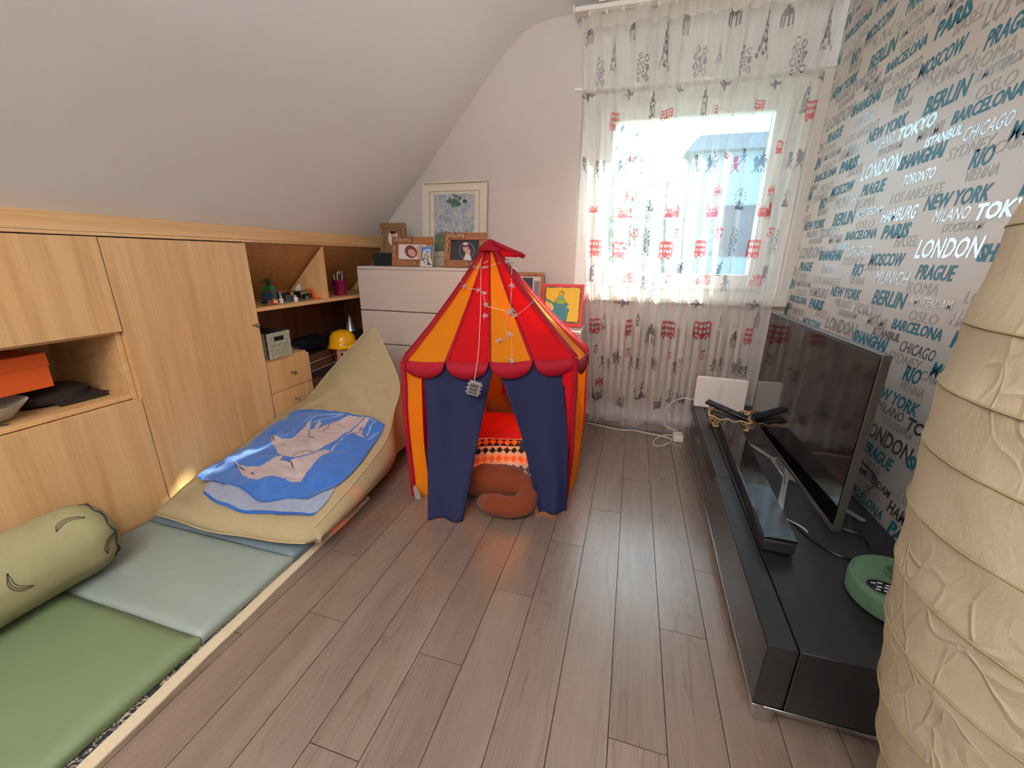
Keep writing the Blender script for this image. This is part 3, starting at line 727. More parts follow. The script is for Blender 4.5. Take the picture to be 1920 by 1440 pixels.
for s in np.linspace(.04, .18, 10):
    dp = .055*(1-((s-.04)/.145))**1.2+.012
    P.append([tuple(o+ax_*s+np.array([-.012*t, .01*math.sin(t*3+s*20), -dp*t])) for t in np.linspace(0, 1, 7)])
q.grid(P); part('pennant', q, M_red, fg, solid=.0015, label='bright red pennant')

# star string lights
M_star = N('clear_star'); M_star.set(Roughness=.12, Transmission_Weight=.75, IOR=1.45); M_star.b.inputs['Base Color'].default_value = (.93, .88, .86, 1); M_star = M_star.m
M_wire = plain('clear_wire', '#cfc0b4', .35)
sl = thing('string_lights', 'string of clear plastic star lights draped over the tent roof', 'string lights', (-.62, 1.60, .56))
nrm = Vector((.165, -.702, .693)).normalized()
STARS = [(-0.582, 1.979, 1.062), (-0.56, 1.968, 1.045), (-0.6, 1.984, 1.072), (-0.765, 1.832, 0.956), (-0.749, 1.918, 1.04), (-0.699, 1.933, 1.043), (-0.696, 1.833, 0.941), (-0.667, 1.829, 0.93), (-0.642, 1.786, 0.881), (-0.632, 1.744, 0.836), (-0.549, 1.888, 0.962), (-0.53, 1.782, 0.85), (-0.503, 1.778, 0.84), (-0.545, 1.672, 0.742), (-0.499, 1.707, 0.767), (-0.521, 1.795, 0.861), (-0.467, 1.618, 0.669)]
star0 = None
for i, s in enumerate(STARS):
    c_ = Vector(s)+nrm*.016
    if star0 is None:
        q = MB(); k = 5; vs = [(0, 0, .007)]+[((.019 if j % 2 == 0 else .0085)*math.sin(PI*j/5), (.019 if j % 2 == 0 else .0085)*math.cos(PI*j/5), 0) for j in range(10)]+[(0, 0, -.007)]
        q.add(vs, [(0, 1+(j+1) % 10, 1+j) for j in range(10)]+[(11, 1+j, 1+(j+1) % 10) for j in range(10)])
        star0 = part('star_light', q, M_star, sl, local=True, smooth=False); so = star0
    else: so = star0.copy(); COL.objects.link(so); so.parent = sl
    so.location = c_-sl.location; so.rotation_euler = (nrm.to_track_quat('Z', 'Y').to_matrix() @ Matrix.Rotation(i*1.3, 3, 'Z') @ Matrix.Rotation(.35*math.sin(i*2.1), 3, 'X')).to_euler()
q = MB(); W = [Vector(x)+nrm*.011 for x in ((-0.685, 1.973, 1.08), (-0.749, 1.918, 1.04), (-0.724, 1.927, 1.043), (-0.699, 1.933, 1.043), (-0.63, 1.974, 1.069), (-0.582, 1.979, 1.062), (-0.561, 1.92, 0.997), (-0.549, 1.888, 0.962), (-0.538, 1.834, 0.905), (-0.528, 1.793, 0.861), (-0.556, 1.786, 0.861), (-0.607, 1.784, 0.871), (-0.642, 1.786, 0.881), (-0.675, 1.829, 0.932), (-0.718, 1.834, 0.948), (-0.765, 1.832, 0.956), (-0.822, 1.878, 1.017))]
q.tube(smoothpath(W, 140), .0011, 5)
q.tube(smoothpath([Vector(x)+nrm*.009 for x in ((-0.528, 1.793, 0.861), (-0.534, 1.739, 0.808), (-0.517, 1.703, 0.767), (-0.545, 1.672, 0.742), (-0.517, 1.687, 0.75), (-0.499, 1.707, 0.767), (-0.48, 1.663, 0.717), (-0.467, 1.618, 0.669))], 60), .0010, 5)
q.tube(smoothpath([Vector(x)+nrm*.009 for x in ((-0.503, 1.778, 0.84), (-0.473, 1.807, 0.862), (-0.445, 1.843, 0.891), (-0.422, 1.879, 0.923))], 20), .0010, 5)
q.tube([Vector((-.521, 1.795, .861))+nrm*.014+Vector((.035*math.cos(a)*.6, .01*math.sin(a), -.03+.028*math.sin(a))) for a in np.linspace(0, 2*PI, 24)[:-1]], .0009, 5, closed=True)
BX = Vector((-.598, 1.505, .575))
q.tube(smoothpath([Vector(x)+nrm*.012 for x in ((-0.739, 1.985, 1.105), (-0.699, 1.873, 0.983), (-0.651, 1.731, 0.827), (-0.613, 1.60, 0.69))]+[BX+Vector((0, .003, .03))], 50), .0014, 5)
part('wire', q, M_wire, sl)
M_box = N('clear_case'); M_box.set(Roughness=.25, Transmission_Weight=.6, IOR=1.45); M_box.b.inputs['Base Color'].default_value = (.75, .74, .76, 1); M_box = M_box.m
Rb = Matrix.Rotation(.28, 3, 'Z') @ Matrix.Rotation(.28, 3, 'Y')
q = MB(); q.obox(BX, (.052, .020, .060), Rb)
for a in (-.022, -.004, .014): q.obox(BX+Rb @ Vector((-.029, 0, a)), (.008, .006, .008), Rb); q.obox(BX+Rb @ Vector((.029, 0, a+.006)), (.008, .006, .008), Rb)
bx = part('battery_box', q, M_box, sl, bevel=.003, label='clear battery box')
q = MB()
for a in (-.016, 0, .016): q.tube([BX+Rb @ Vector((x, -.009, a)) for x in (-.020, .014, .0141, .019)], [.0065, .0065, .003, .003], 12)
part('battery', q, plain('battery_dark', '#4b4138', .35, .4), bx)

# things inside the tent
def blob(name, parts_, mat_, label, cat, wob=.006, res=20):
    """one continuous soft body grown from overlapping metaball-like spheres"""
    mbd = bpy.data.metaballs.new(name); mbd.resolution = .016; mbd.threshold = .25
    for c_, r_ in parts_:
        e = mbd.elements.new(); e.co = c_; e.radius = r_ if isinstance(r_, (int, float)) else 1
        if not isinstance(r_, (int, float)):
            e.type = 'ELLIPSOID'; e.radius = 1; e.size_x, e.size_y, e.size_z = r_
            e.radius = 1.0
    ob = bpy.data.objects.new(name, mbd); COL.objects.link(ob); dg = bpy.context.evaluated_depsgraph_get()
    me = bpy.data.meshes.new_from_object(ob.evaluated_get(dg)); q = MB(); q.add([v.co[:] for v in me.vertices], [tuple(p.vertices) for p in me.polygons])
    COL.objects.unlink(ob); bpy.data.objects.remove(ob); bpy.data.metaballs.remove(mbd); bpy.data.meshes.remove(me)
    q.v = [tuple(Vector(p)+Vector((nz(p, 14, wob), nz((p[1], p[0], p[2]), 14, wob), nz((p[2], p[1], p[0]), 14, wob)))) for p in q.v]
    return single(name, q, mat_, label, cat, smooth=True, angle=180)
M_pl = cloth('brown_plush', '#6a2f16', rough=1, weave=260, bump=.7, sheen=.08, var=.18); M_pl2 = cloth('tan_plush', '#8a5634', rough=1, weave=260, bump=.7, sheen=.08, var=.18)
def chain(pts, r0, r1, n=12): 
    ps = smoothpath(pts, n); return [(p, (r0+(r1-r0)*i/(n-1))*1.35) for i, p in enumerate(ps)]
blob('plush_toy', [((-.60, 1.63, .068), .112), ((-.53, 1.64, .070), .118), ((-.46, 1.64, .068), .110), ((-.66, 1.60, .062), .09)]+chain([(-.40, 1.62, .085), (-.365, 1.56, .07), (-.375, 1.50, .055), (-.43, 1.475, .05), (-.50, 1.478, .048)], .050, .046)+[((-.515, 1.478, .050), .065), ((-.555, 1.50, .04), .05)], M_pl, 'brown plush toy lying in the tent doorway with one limb curled forward', 'plush toy')
def cushion(name, c_, size, R, mats, label, mf=None, n=24, puff=1.0):
    q = MB(); hx, hy, hz = size[0]/2, size[1]/2, size[2]/2; c_ = Vector(c_)
    for sg in (1, -1):
        P = []
        for i in range(n+1):
            row = []
            for j in range(n+1):
                a, b = 2*i/n-1, 2*j/n-1; e = (1-abs(a)**2.6)*(1-abs(b)**2.6); x = a*hx*(1-.06*(1-b*b)); y = b*hy*(1-.06*(1-a*a))
                z = sg*hz*max(e, 0)**.5+nz((a*2, b*2, sg), 1.2, .010)*max(e, 0)
                row.append(tuple(c_+R @ Vector((x, y, z))))
            P.append(row)
        q.grid(P, mf or 0)
    return single(name, q, mats, label, 'cushion', angle=180)
Rt = Matrix.Rotation(.25, 3, 'Z') @ Matrix.Rotation(.42, 3, 'X')
def diam(i, j):
    n = 60; v_ = j/n; u_ = i/n
    for z0, z1, ca, cb in ((.10, .27, 0, 1), (.30, .47, 2, 3), (.50, .67, 0, 4), (.70, .90, 4, 3)):
        if z0 <= v_ < z1:
            t = abs((v_-(z0+z1)/2)/((z1-z0)/2)); ph = abs(((u_*9) % 1)-.5)*2
            return cb if ph < 1-t else ca
    return 0
cushion('patterned_cushion', (-.555, 1.835, .080), (.36, .30, .10), Rt, [cloth('cushion_pale', '#d9b7a0'), cloth('cushion_grey', '#4c4b46'), cloth('cushion_peach', '#f0a07a'), cloth('cushion_orange', '#e2662f'), cloth('cushion_black', '#1b1717')], 'cushion with rows of black, orange and grey diamonds inside the tent', diam, 60)
cushion('red_cushion', (-.62, 2.02, .140), (.42, .30, .13), Matrix.Rotation(.25, 3, 'Z') @ Matrix.Rotation(.55, 3, 'X'), cloth('cushion_red', '#c4141a', rough=.55, wrinkle=.5), 'shiny red cushion behind the diamond-patterned one inside the tent')
blob('plush_bear', [((-.66, 2.22, .20), .16), ((-.59, 2.20, .26), .13), ((-.58, 2.22, .18), .15), ((-.72, 2.16, .24), .085), ((-.725, 2.15, .17), .08), ((-.60, 2.20, .31), .10)], M_pl2, 'light brown plush animal propped at the back of the tent', 'plush toy')
# ------------------------------------------------------------------ chest of drawers and what stands on it
M_chest = plain('chest_white', '#d6c9be', .4, var=.02)
ch = thing('chest_of_drawers', 'white chest of drawers against the back wall behind the tent', 'chest of drawers', (-1.415, 2.65, 0))
q = MB(); CX0, CX1, CY, CT = -1.818, -1.015, 2.455, 1.032
q.box(CX0, CX0+.018, CY+.02, 2.84, 0, CT-.019); q.box(CX1-.018, CX1, CY+.02, 2.84, 0, CT-.019); q.box(CX0, CX1, CY+.004, 2.84, CT-.018, CT); q.box(CX0+.02, CX1-.02, CY+.05, 2.84, .05, CT-.02); q.box(CX0+.02, CX1-.02, CY+.05, CY+.06, 0, .05)
part('body', q, M_chest, ch, bevel=.0015)
for z0, z1 in ((.742, 1.012), (.508, .735), (.274, .501), (.040, .267)):
    q = MB(); q.box(CX0+.001, CX1-.001, CY, CY+.018, z0, z1); part('drawer', q, M_chest, ch, bevel=.0015)
lc = thing('low_white_cabinet', 'low white cabinet beside the chest, mostly hidden behind the tent', 'cabinet', (-.65, 2.66, 0))
q = MB(); q.box(-1.01, -.285, 2.53, 2.84, 0, .645); q.box(-1.01, -.285, 2.50, 2.84, .645, .665); part('body', q, M_chest, lc, bevel=.002)
q = MB(); q.box(-1.008, -.650, 2.512, 2.529, .04, .641); part('door', q, M_chest, lc, bevel=.0015)
q = MB(); q.box(-.645, -.287, 2.512, 2.529, .04, .641); part('door', q, M_chest, lc, bevel=.0015)

q = MB(); q.box(-1.800, -1.610, 2.62, 2.78, CT+.001, 1.120); single('black_box', q, plain('matt_black_card', '#0d0c0e', .8), 'low black box on the chest carrying the small brown frame', 'box', bevel=.003)
M_carv = N('carved_brown_frame'); v = M_carv.coords(); a = M_carv.noise(v, 170, 3, .6, 1.5)
M_carv.l(M_carv.ramp(a, [(.38, '#4a2d17'), (.5, '#7d5730'), (.66, '#a27a49')]), M_carv.b.inputs['Base Color']); M_carv.set(Roughness=.5); M_carv.bump(a, .8, .003); M_carv = M_carv.m
M_teak = wood('teak_frame', '#85502a', '#9c6234', '#b0733f', 'X', .5); M_teak2 = wood('teak_frame_upright', '#85502a', '#9c6234', '#b0733f', 'Z', .5)
M_inlay = plain('pale_carving', '#e0bf94', .6); M_inlayd = plain('carving_ground', '#6e3f20', .6)
def tilted(cx, yb, zb, lean, yaw=0.0):
    """frame of reference of a picture leaning back: origin bottom centre, x right, y up, z toward the room"""
    R = Matrix.Rotation(yaw, 3, 'Z') @ Matrix.Rotation(-lean, 3, 'X')
    o = Vector((cx, yb, zb)); ux = R @ Vector((1, 0, 0)); uy = R @ Vector((0, 0, 1)); return o, ux, uy
def slab(mb, F, x0, x1, y0, y1, z0, z1, m=0):
    o, ux, uy = F; n_ = ux.cross(uy); g_ = lambda a, b, c: o+ux*a+uy*b+n_*c
    mb.hexa([g_(x0, y0, z0), g_(x1, y0, z0), g_(x1, y1, z0), g_(x0, y1, z0), g_(x0, y0, z1), g_(x1, y0, z1), g_(x1, y1, z1), g_(x0, y1, z1)], m)
def fring(mb, F, w_, h_, b, z0, z1, m=0):
    slab(mb, F, -w_/2, w_/2, 0, b, z0, z1, m); slab(mb, F, -w_/2, w_/2, h_-b, h_, z0, z1, m); slab(mb, F, -w_/2, -w_/2+b, b, h_-b, z0, z1, m); slab(mb, F, w_/2-b, w_/2, b, h_-b, z0, z1, m)
def disc(mb, F, cx, cy, rx, ry, z0, z1, m=0, n=28, rot=0.0):
    o, ux, uy = F; n_ = ux.cross(uy); pts = []
    for j in range(n):
        a = 2*PI*j/n; x, y = rx*math.cos(a), ry*math.sin(a); pts.append((cx+x*math.cos(rot)-y*math.sin(rot), cy+x*math.sin(rot)+y*math.cos(rot)))
    mb.prism(pts, o+n_*z0, ux, uy, z1-z0, m)
def poly(mb, F, pts, z0, z1, m=0):
    o, ux, uy = F; mb.prism(pts, o+ux.cross(uy)*z0, ux, uy, z1-z0, m)
M_ph = [plain('photo_dark', '#2c2f3a', .3), plain('photo_skin', '#c89b86', .3), plain('photo_white', '#e3dcd6', .3), plain('photo_maroon', '#6b2a35', .3), plain('photo_hair', '#1d1512', .3), plain('photo_grey', '#8b8694', .3), plain('photo_blue', '#3f7fc4', .3), plain('photo_green', '#5d7a3a', .3), plain('photo_stone', '#6f6a68', .3)]

F = tilted(-1.650, 2.665, 1.121, .10, .10); fr_ = thing('photo_frame', 'small carved dark brown frame with an oval portrait, standing on the black box', 'picture frame', F[0])
q = MB(); w_, h_ = .190, .198; fring(q, F, w_, h_, .028, 0, .016); part('frame', q, M_carv, fr_, bevel=.002)
q = MB(); slab(q, F, -.067, .067, .028, .170, .002, .010); fring_ = (F[0]+F[2]*.03, F[1], F[2]); fring(q, fring_, .128, .140, .010, .010, .015); part('mount', q, M_carv, fr_)
q = MB(); disc(q, F, 0, .099, .036, .052, .010, .0115, 2); disc(q, F, .004, .118, .022, .026, .0115, .0122, 1); disc(q, F, .002, .137, .024, .012, .0122, .0126, 4); disc(q, F, -.004, .080, .030, .022, .0115, .0121, 2); part('photo', q, M_ph, fr_, label='oval portrait photograph')

def carved(cx, yb, w_, h_, label, yaw=0.0):
    F = tilted(cx, yb, CT+.0015, .14, yaw); t_ = thing('photo_frame', label, 'picture frame', F[0]); b = .045
    q = MB(); slab(q, F, -w_/2, w_/2, 0, b, 0, .020); part('frame_rail', q, M_teak, t_, bevel=.002); q = MB(); slab(q, F, -w_/2, w_/2, h_-b, h_, 0, .020); part('frame_rail', q, M_teak, t_, bevel=.002)
    q = MB(); slab(q, F, -w_/2, -w_/2+b, b+.0005, h_-b-.0005, 0, .0195); part('frame_stile', q, M_teak2, t_, bevel=.002); q = MB(); slab(q, F, w_/2-b, w_/2, b+.0005, h_-b-.0005, 0, .0195); part('frame_stile', q, M_teak2, t_, bevel=.002)
    q = MB(); o, ux, uy = F; n_ = ux.cross(uy)
    poly(q, F, [(-w_/2+.004, h_*.38), (-w_/2+.038, h_*.38), (-w_/2+.038, h_-.038), (w_*.03, h_-.038), (w_*.03, h_-.004), (-w_/2+.004, h_-.004)], .0202, .0215, 1)
    poly(q, F, [(w_*.02, .004), (w_*.02, .036), (w_*.26, .036), (w_*.26, .004)], .0202, .0215, 1)
    def curl(cx, cy, r, s0, sg):
        pts = [o+ux*(cx+sg*r*(1-t*.75)*math.cos(s0+t*7))+uy*(cy+r*(1-t*.75)*math.sin(s0+t*7))+n_*.0225 for t in np.linspace(0, 1, 22)]
        q.tube(pts, .0018, 5)
    for x in np.arange(-w_/2+.022, w_*.02, .034): curl(x, h_-.021, .0145, x*60, 1); curl(x+.016, h_-.020, .008, x*90, -1)
    for y in np.arange(h_*.42, h_-.05, .034): curl(-w_/2+.021, y, .0145, y*50, -1); curl(-w_/2+.020, y+.016, .008, y*80, 1)
    for x in (w_*.08, w_*.19): curl(x, .020, .013, x*70, 1)
    part('inlay', q, [M_inlay, M_inlayd], t_, label='pale carved corner inlay')
    return F, t_
F, t_ = carved(-1.455, 2.575, .300, .190, 'carved teak frame holding a red-faced baby photo, left one on the chest', .03)
q = MB(); slab(q, F, -.105, .105, .045, .145, .002, .008, 2); disc(q, F, -.012, .095, .048, .040, .008, .009, 3, rot=-.5); disc(q, F, -.040, .128, .030, .022, .008, .0088, 2); disc(q, F, .06, .09, .035, .05, .008, .0086, 1); disc(q, F, -.005, .088, .03, .022, .009, .0096, 1, rot=-.5); part('photo', q, M_ph, t_, label='photograph of a sleeping baby')
F, t_ = carved(-1.065, 2.555, .290, .215, 'carved teak frame with a dark photo, just behind the tip of the tent', -.02)
q = MB(); slab(q, F, -.10, .10, .045, .170, .002, .008, 0); disc(q, F, .012, .105, .055, .052, .008, .0086, 5); disc(q, F, .012, .105, .050, .047, .0086, .0090, 0); disc(q, F, .005, .122, .020, .024, .009, .0096, 1); disc(q, F, .003, .138, .024, .012, .0096, .0101, 3); disc(q, F, .002, .147, .018, .009, .0101, .0105, 2); disc(q, F, .022, .098, .018, .02, .009, .0095, 1); poly(q, F, [(-.01, .045), (.05, .045), (.03, .09), (.01, .095)], .009, .0094, 2); part('photo', q, M_ph, t_, label='dark portrait photograph')

F = tilted(-1.335, 2.535, CT+.0015, .20, -.05); cd = thing('postcard', 'postcard of a blue sky over a rocky waterfall leaning on the left carved frame', 'postcard', F[0])
q = MB(); slab(q, F, -.046, .046, 0, .132, 0, .0012, 2)
pr = random.Random(3)
poly(q, F, [(-.044, .088), (.044, .088), (.044, .130), (-.044, .130)], .0012, .0016, 6)
for _ in range(9): disc(q, F, pr.uniform(-.036, .036), pr.uniform(.085, .112), pr.uniform(.006, .014), pr.uniform(.003, .007), .0016, .0020, 2, 12)
for _ in range(22): disc(q, F, pr.uniform(-.036, .036), pr.uniform(.014, .080), pr.uniform(.004, .010), pr.uniform(.004, .009), .0014, .0018+pr.random()*.0004, pr.choice([0, 4, 8, 8, 7]), 10)
for s in (-1, 1): poly(q, F, [(s*.044, .03), (s*.044, .115), (s*.034, .10), (s*.030, .06)][::s], .0020, .0023, 7)
for _ in range(14): x = pr.gauss(.0, .012); disc(q, F, x, pr.uniform(.01, .075), .003, pr.uniform(.005, .012), .0022, .0026, 2, 10)
part('card', q, M_ph, cd)

# large picture: a plain painterly meadow under a cloudy sky
F = tilted(-1.248, 2.800, CT+.0015, .085, 0); bp = thing('large_picture', 'large white-framed painted landscape print leaning on the wall above the chest', 'picture', F[0])
q = MB(); fring(q, F, .480, .565, .012, 0, .022); part('frame', q, plain('cream_frame', '#e6dccb', .45), bp, bevel=.002)
q = MB(); slab(q, F, -.229, .229, .011, .554, .004, .010); part('mat_board', q, plain('cream_mat', '#e2d9c9', .8), bp)
q = MB(); F2 = (F[0]+F[2]*.062, F[1], F[2]); fring(q, F2, .378, .440, .0025, .0095, .0115); part('mat_line', q, plain('mat_groove', '#6e6152', .7), bp)
m = N('painted_landscape'); tc = m.n('TexCoord'); sx = m.n('SeparateXYZ'); m.l(tc.outputs['Generated'], sx.inputs[0])
v1 = m.coords((24, 24, 24)); a = m.noise(v1, 1, 5, .65, 1.2); v2 = m.coords((70, 70, 42)); b = m.noise(v2, 1, 4, .7, .8)
skyc = m.ramp(a, [(.30, '#7d8fae'), (.46, '#9ba8b8'), (.56, '#b9bab8'), (.72, '#cbc5ba')])
grass = m.ramp(b, [(.32, '#3d4a3c'), (.48, '#5f6e55'), (.60, '#7f866a'), (.72, '#9b9378')])
ad = m.n('Math', operation='MULTIPLY_ADD'); m.l(a, ad.inputs[0]); ad.inputs[1].default_value = .35; m.l(sx.outputs[2], ad.inputs[2])
m.l(m.mixc(m.ramp(ad.outputs[0], [(.46, 0.0), (.56, 1.0)]), grass, m.mixc(.12, skyc, b, 'OVERLAY')), m.b.inputs['Base Color']); m.set(Roughness=.35); M_land = m.m
q = MB(); slab(q, F, -.152, .152, .102, .482, .010, .0125); part('print', q, M_land, bp)
q = MB(); pr = random.Random(8)
for _ in range(26): disc(q, F, .005+pr.gauss(0, .030), .425+pr.gauss(0, .016), pr.uniform(.010, .020), pr.uniform(.006, .013), .0126, .0130+pr.random()*.0006, pr.choice([0, 0, 1]), 10)
for i in range(30): t = pr.random(); disc(q, F, .012+t*.03+pr.gauss(0, .012+t*.014), .385-t*.17, .006, .012, .0126, .0130+pr.random()*.0005, pr.choice([2, 3]), 8, .3)
part('brush_marks', q, [plain('paint_green', '#3f5c52', .4), plain('paint_green_light', '#56776a', .4), plain('paint_grey', '#a9b2bd', .4), plain('paint_mist', '#c3c6c8', .4)], bp)

F = tilted(-.690, 2.80, .668, .10, 0); sf_ = thing('photo_frame', 'narrow wooden photo frame peeking out behind the right side of the tent roof', 'picture frame', F[0])
q = MB(); fring(q, F, .20, .335, .022, 0, .018); part('frame', q, M_teak2, sf_, bevel=.002)
q = MB(); slab(q, F, -.08, .08, .02, .315, .002, .007, 2); slab(q, F, -.055, .02, .10, .30, .007, .008, 0); slab(q, F, .03, .07, .10, .28, .007, .0078, 5); part('photo', q, M_ph, sf_)

F = tilted(-.435, 2.66, .666, .20, 0); yp = thing('childs_painting', 'bright yellow painting with a red border and a teal jug, right of the tent', 'painting', F[0])
PM = [plain('paint_red', '#cf2a1e', .5), plain('paint_yellow', '#efc71a', .5), plain('paint_teal', '#2c8794', .5), plain('paint_line', '#1c2320', .5), plain('paint_leaf', '#8fb83a', .5), plain('paint_mint', '#6cb489', .5), plain('paint_cream', '#f1e4c2', .5)]
q = MB(); S = .275/2; slab(q, F, -S, S, 0, .275, 0, .016, 0)
pr = random.Random(2)
def rough(x0, x1, y0, y1, n=9, a=.003):
    pts = [(x0+(x1-x0)*i/n, y0+pr.uniform(-a, a)) for i in range(n)]+[(x1+pr.uniform(-a, a), y0+(y1-y0)*i/n) for i in range(n)]+[(x1-(x1-x0)*i/n, y1+pr.uniform(-a, a)) for i in range(n)]+[(x0+pr.uniform(-a, a), y1-(y1-y0)*i/n) for i in range(n)]
    return pts
poly(q, F, rough(-.117, .117, .026, .256), .016, .0166, 3); poly(q, F, rough(-.111, .111, .032, .250), .0166, .0172, 1)
jug = [(-.075, .032), (.035, .032), (.042, .095), (.050, .108), (.034, .122), (.030, .130), (.042, .142), (.036, .150), (-.055, .150), (-.062, .12), (-.09, .10)]
poly(q, F, [(x*1.05, .09+(y-.09)*1.05) for x, y in jug], .0172, .0176, 3); poly(q, F, jug, .0176, .018, 2)
poly(q, F, [(-.115, .170), (-.105, .180), (-.05, .152), (-.06, .143)], .0172, .0178, 2)
disc(q, F, -.012, .163, .036, .022, .0176, .018, 3); disc(q, F, -.012, .163, .033, .019, .018, .0184, 4)
disc(q, F, -.010, .188, .020, .014, .0184, .0188, 3); disc(q, F, -.010, .188, .018, .012, .0188, .0192, 5)
disc(q, F, -.006, .216, .021, .017, .0176, .018, 3); disc(q, F, -.006, .216, .0185, .0145, .018, .0184, 1)
for x, y in ((-.012, .220), (.002, .214), (-.002, .224)): disc(q, F, x, y, .005, .004, .0184, .0188, 3)
poly(q, F, [(-.042, .192), (-.038, .196), (-.058, .180), (-.062, .176)], .0184, .0188, 3)
disc(q, F, -.075, .120, .022, .022, .018, .0184, 6); disc(q, F, -.078, .120, .015, .015, .0184, .0188, 1)
part('canvas', q, PM, yp)

# ------------------------------------------------------------------ radiator below the window
ra = thing('radiator', 'white ribbed radiator under the window behind the curtain', 'radiator', (.27, 2.815, .12))
M_rad = plain('radiator_white', '#d9d2c8', .4, var=.02)
for i in range(18):
    x = -.13+i*.047; q = MB()
    q.tube([(x, 2.815, .155), (x, 2.815, .17), (x, 2.815, .685), (x, 2.815, .70)], [.010, .0165, .0165, .010], 10, flat=1.1); part('radiator_rib', q, M_rad, ra)
q = MB(); q.tube([(-.145, 2.825, .17), (.685, 2.825, .17)], .013, 10); q.tube([(-.145, 2.825, .68), (.685, 2.825, .68)], .013, 10); part('header_pipe', q, M_rad, ra)
q = MB(); q.tube([(-.145, 2.825, .17), (-.175, 2.825, .17), (-.18, 2.825, .15), (-.18, 2.825, .001)], .008, 8); part('supply_pipe', q, M_rad, ra)
q = MB(); q.tube([(-.15, 2.825, .68), (-.165, 2.825, .68), (-.215, 2.825, .68)], [.012, .022, .020], 14); part('valve_knob', q, M_white, ra)

# ------------------------------------------------------------------ curtain
def sheer(name, col, op, tr):
    m = N(name); c_ = lin(col); t_ = m.n('BsdfTransparent'); t_.inputs[0].default_value = (1, 1, 1, 1); tl = m.n('BsdfTranslucent'); tl.inputs[0].default_value = c_
    m.b.inputs['Base Color'].default_value = c_; m.set(Roughness=.9); m.b.inputs['Specular IOR Level'].default_value = .1
    a = m.n('MixShader'); a.inputs[0].default_value = tr; m.l(m.b.outputs[0], a.inputs[1]); m.l(tl.outputs[0], a.inputs[2])
    b = m.n('MixShader'); m.l(t_.outputs[0], b.inputs[1]); m.l(a.outputs[0], b.inputs[2])
    lw = m.n('LayerWeight'); lw.inputs[0].default_value = .35
    mr = m.n('MapRange'); m.l(lw.outputs['Facing'], mr.inputs[0]); mr.inputs[3].default_value = op; mr.inputs[4].default_value = min(1, op+.5)
    m.l(mr.outputs[0], b.inputs[0]); m.l(b.outputs[0], m.o.inputs[0]); return m.m
CM = [sheer('sheer_voile', '#ece7e2', .32, .38), sheer('print_grey', '#6a6268', .62, .5), sheer('print_red', '#cc4a50', .72, .5), sheer('print_red_shaded', '#a83a40', .75, .45), sheer('curtain_tape', '#e6dfd5', .80, .5)]  # shaded red for prints below the sill, lack of backlight put into colour
BIT = dict(
 cap=['...##...', '...##...', '..####..', '.######.', '.######.', '########', '#.#..#.#', '#.#..#.#', '#.#..#.#', '#.#..#.#', '#.#..#.#', '#.#..#.#'],
 eif=['....#....', '....#....', '....#....', '...##....', '...###...', '...#.#...', '...###...', '...#.#...', '..##.##..', '..#####..', '..#...#..', '.##...##.', '.#..#..#.', '#..###..#', '#.......#'],
 cir=['....##..........', '...#..#...###...', '...#..#..#...#..', '....##...#...#..', '..##......###...', '.#..#..##.......', '.#..#.#..#.###..', '..##..#..#.#.##.', '.......##..###..', '..###......#.#..', '.#...#..##..#...', '.#...#.#..#.....', '..###..#..#.##..', '........##.#..#.', '...##......#..#.', '..#..#......##..', '...##...........'],
 bird=['....#.......', '....##......', '....###.....', '##..####....', '############', '..#########.', '....###..##.', '.....##.....', '.....##.....', '......#.....'],
 ben=['...#...', '...#...', '..###..', '..#.#..', '..###..', '.#####.', '.#...#.', '.#.#.#.', '.#####.', '.#.#.#.', '.#.#.#.', '.#.#.#.', '.#.#.#.', '.#####.', '#.#.#.#'],
 bus=['.###########.', '#############', '#..#..#..#..#', '#..#..#..#..#', '#############', '#############', '#..#..#..#..#', '#..#..#..#..#', '#############', '#############', '##..#####..##', '#.##.###.##.#', '..##.....##..'],
 pho=['.####.', '######', '#....#', '#.##.#', '#....#', '######', '######', '.####.', '######'],
 hor=['......#...', '......#...', '.##..###..', '####.##...', '##########', '.#########', '.#######.#', '.####.###.', '..##...##.', '.##.#.#..#', '#...#.#.#.'],
 gua=['.###..', '.###..', '.###..', '.###..', '..#..#', '.####.', '#.##..', '..##..', '.#.#..', '.#..#.', '#...#.'],
 flag=['...#....', '#..#..#.', '##.#.##.', '.#.#.#..', '########', '########', '.#.#.##.', '##.#..##', '#..#...#'],
 eye=['.....#.....', '...#.#.#...', '.#...#...#.', '....###....', '#..#.#.#..#', '.....#.....', '#....#....#', '....###....', '.#.#####.#.', '..#.###.#..', '.#########.', '.#########.'],
 par=['#.........#.', '#....#....##', '#.#..#.#..##', '##########.#', '#.#.#.#.####', '############', '############', '############'],
 anc=['..##..##.', '.########', '..##..#..', '....#....', '..#####..', '#...#...#', '##..#..##', '.##.#.##.', '...###...'],
 lib=['....#', '...##', '.#.#.', '.###.', '.####', '..##.', '.####', '.####', '.###.', '.###.', '.###.', '#####', '#####'],
 ny=['..........#######...........','....#...#.#.....#.#...#.....','....##..#.#.#####.#...#.....','....##..#.#.#####.#...#.....','....#.#.#.#....##.#.#.#.....','....#..##.#.#####.#.#.#.....','....#..##.#.#####.##.##.....','....#...#.#.....#.#...#.....','..........#######...........','#######.......#######.......','#.###.#..###..#....##.#...#.','#.###.#.#...#.#.###.#.#..#..','##.#.##.#...#.#.###.#.#.#...','###.###.#...#.#....##.##....','###.###.#...#.#.#.###.#.#...','###.###.#...#.#.##.##.#..#..','###.###..###..#.###.#.#...#.','#######.......#######.......'],
 pla=['......#.....', '......##....', '.......##..#', '############', '.###########', '......###..#', '......##....', '.....##.....'])
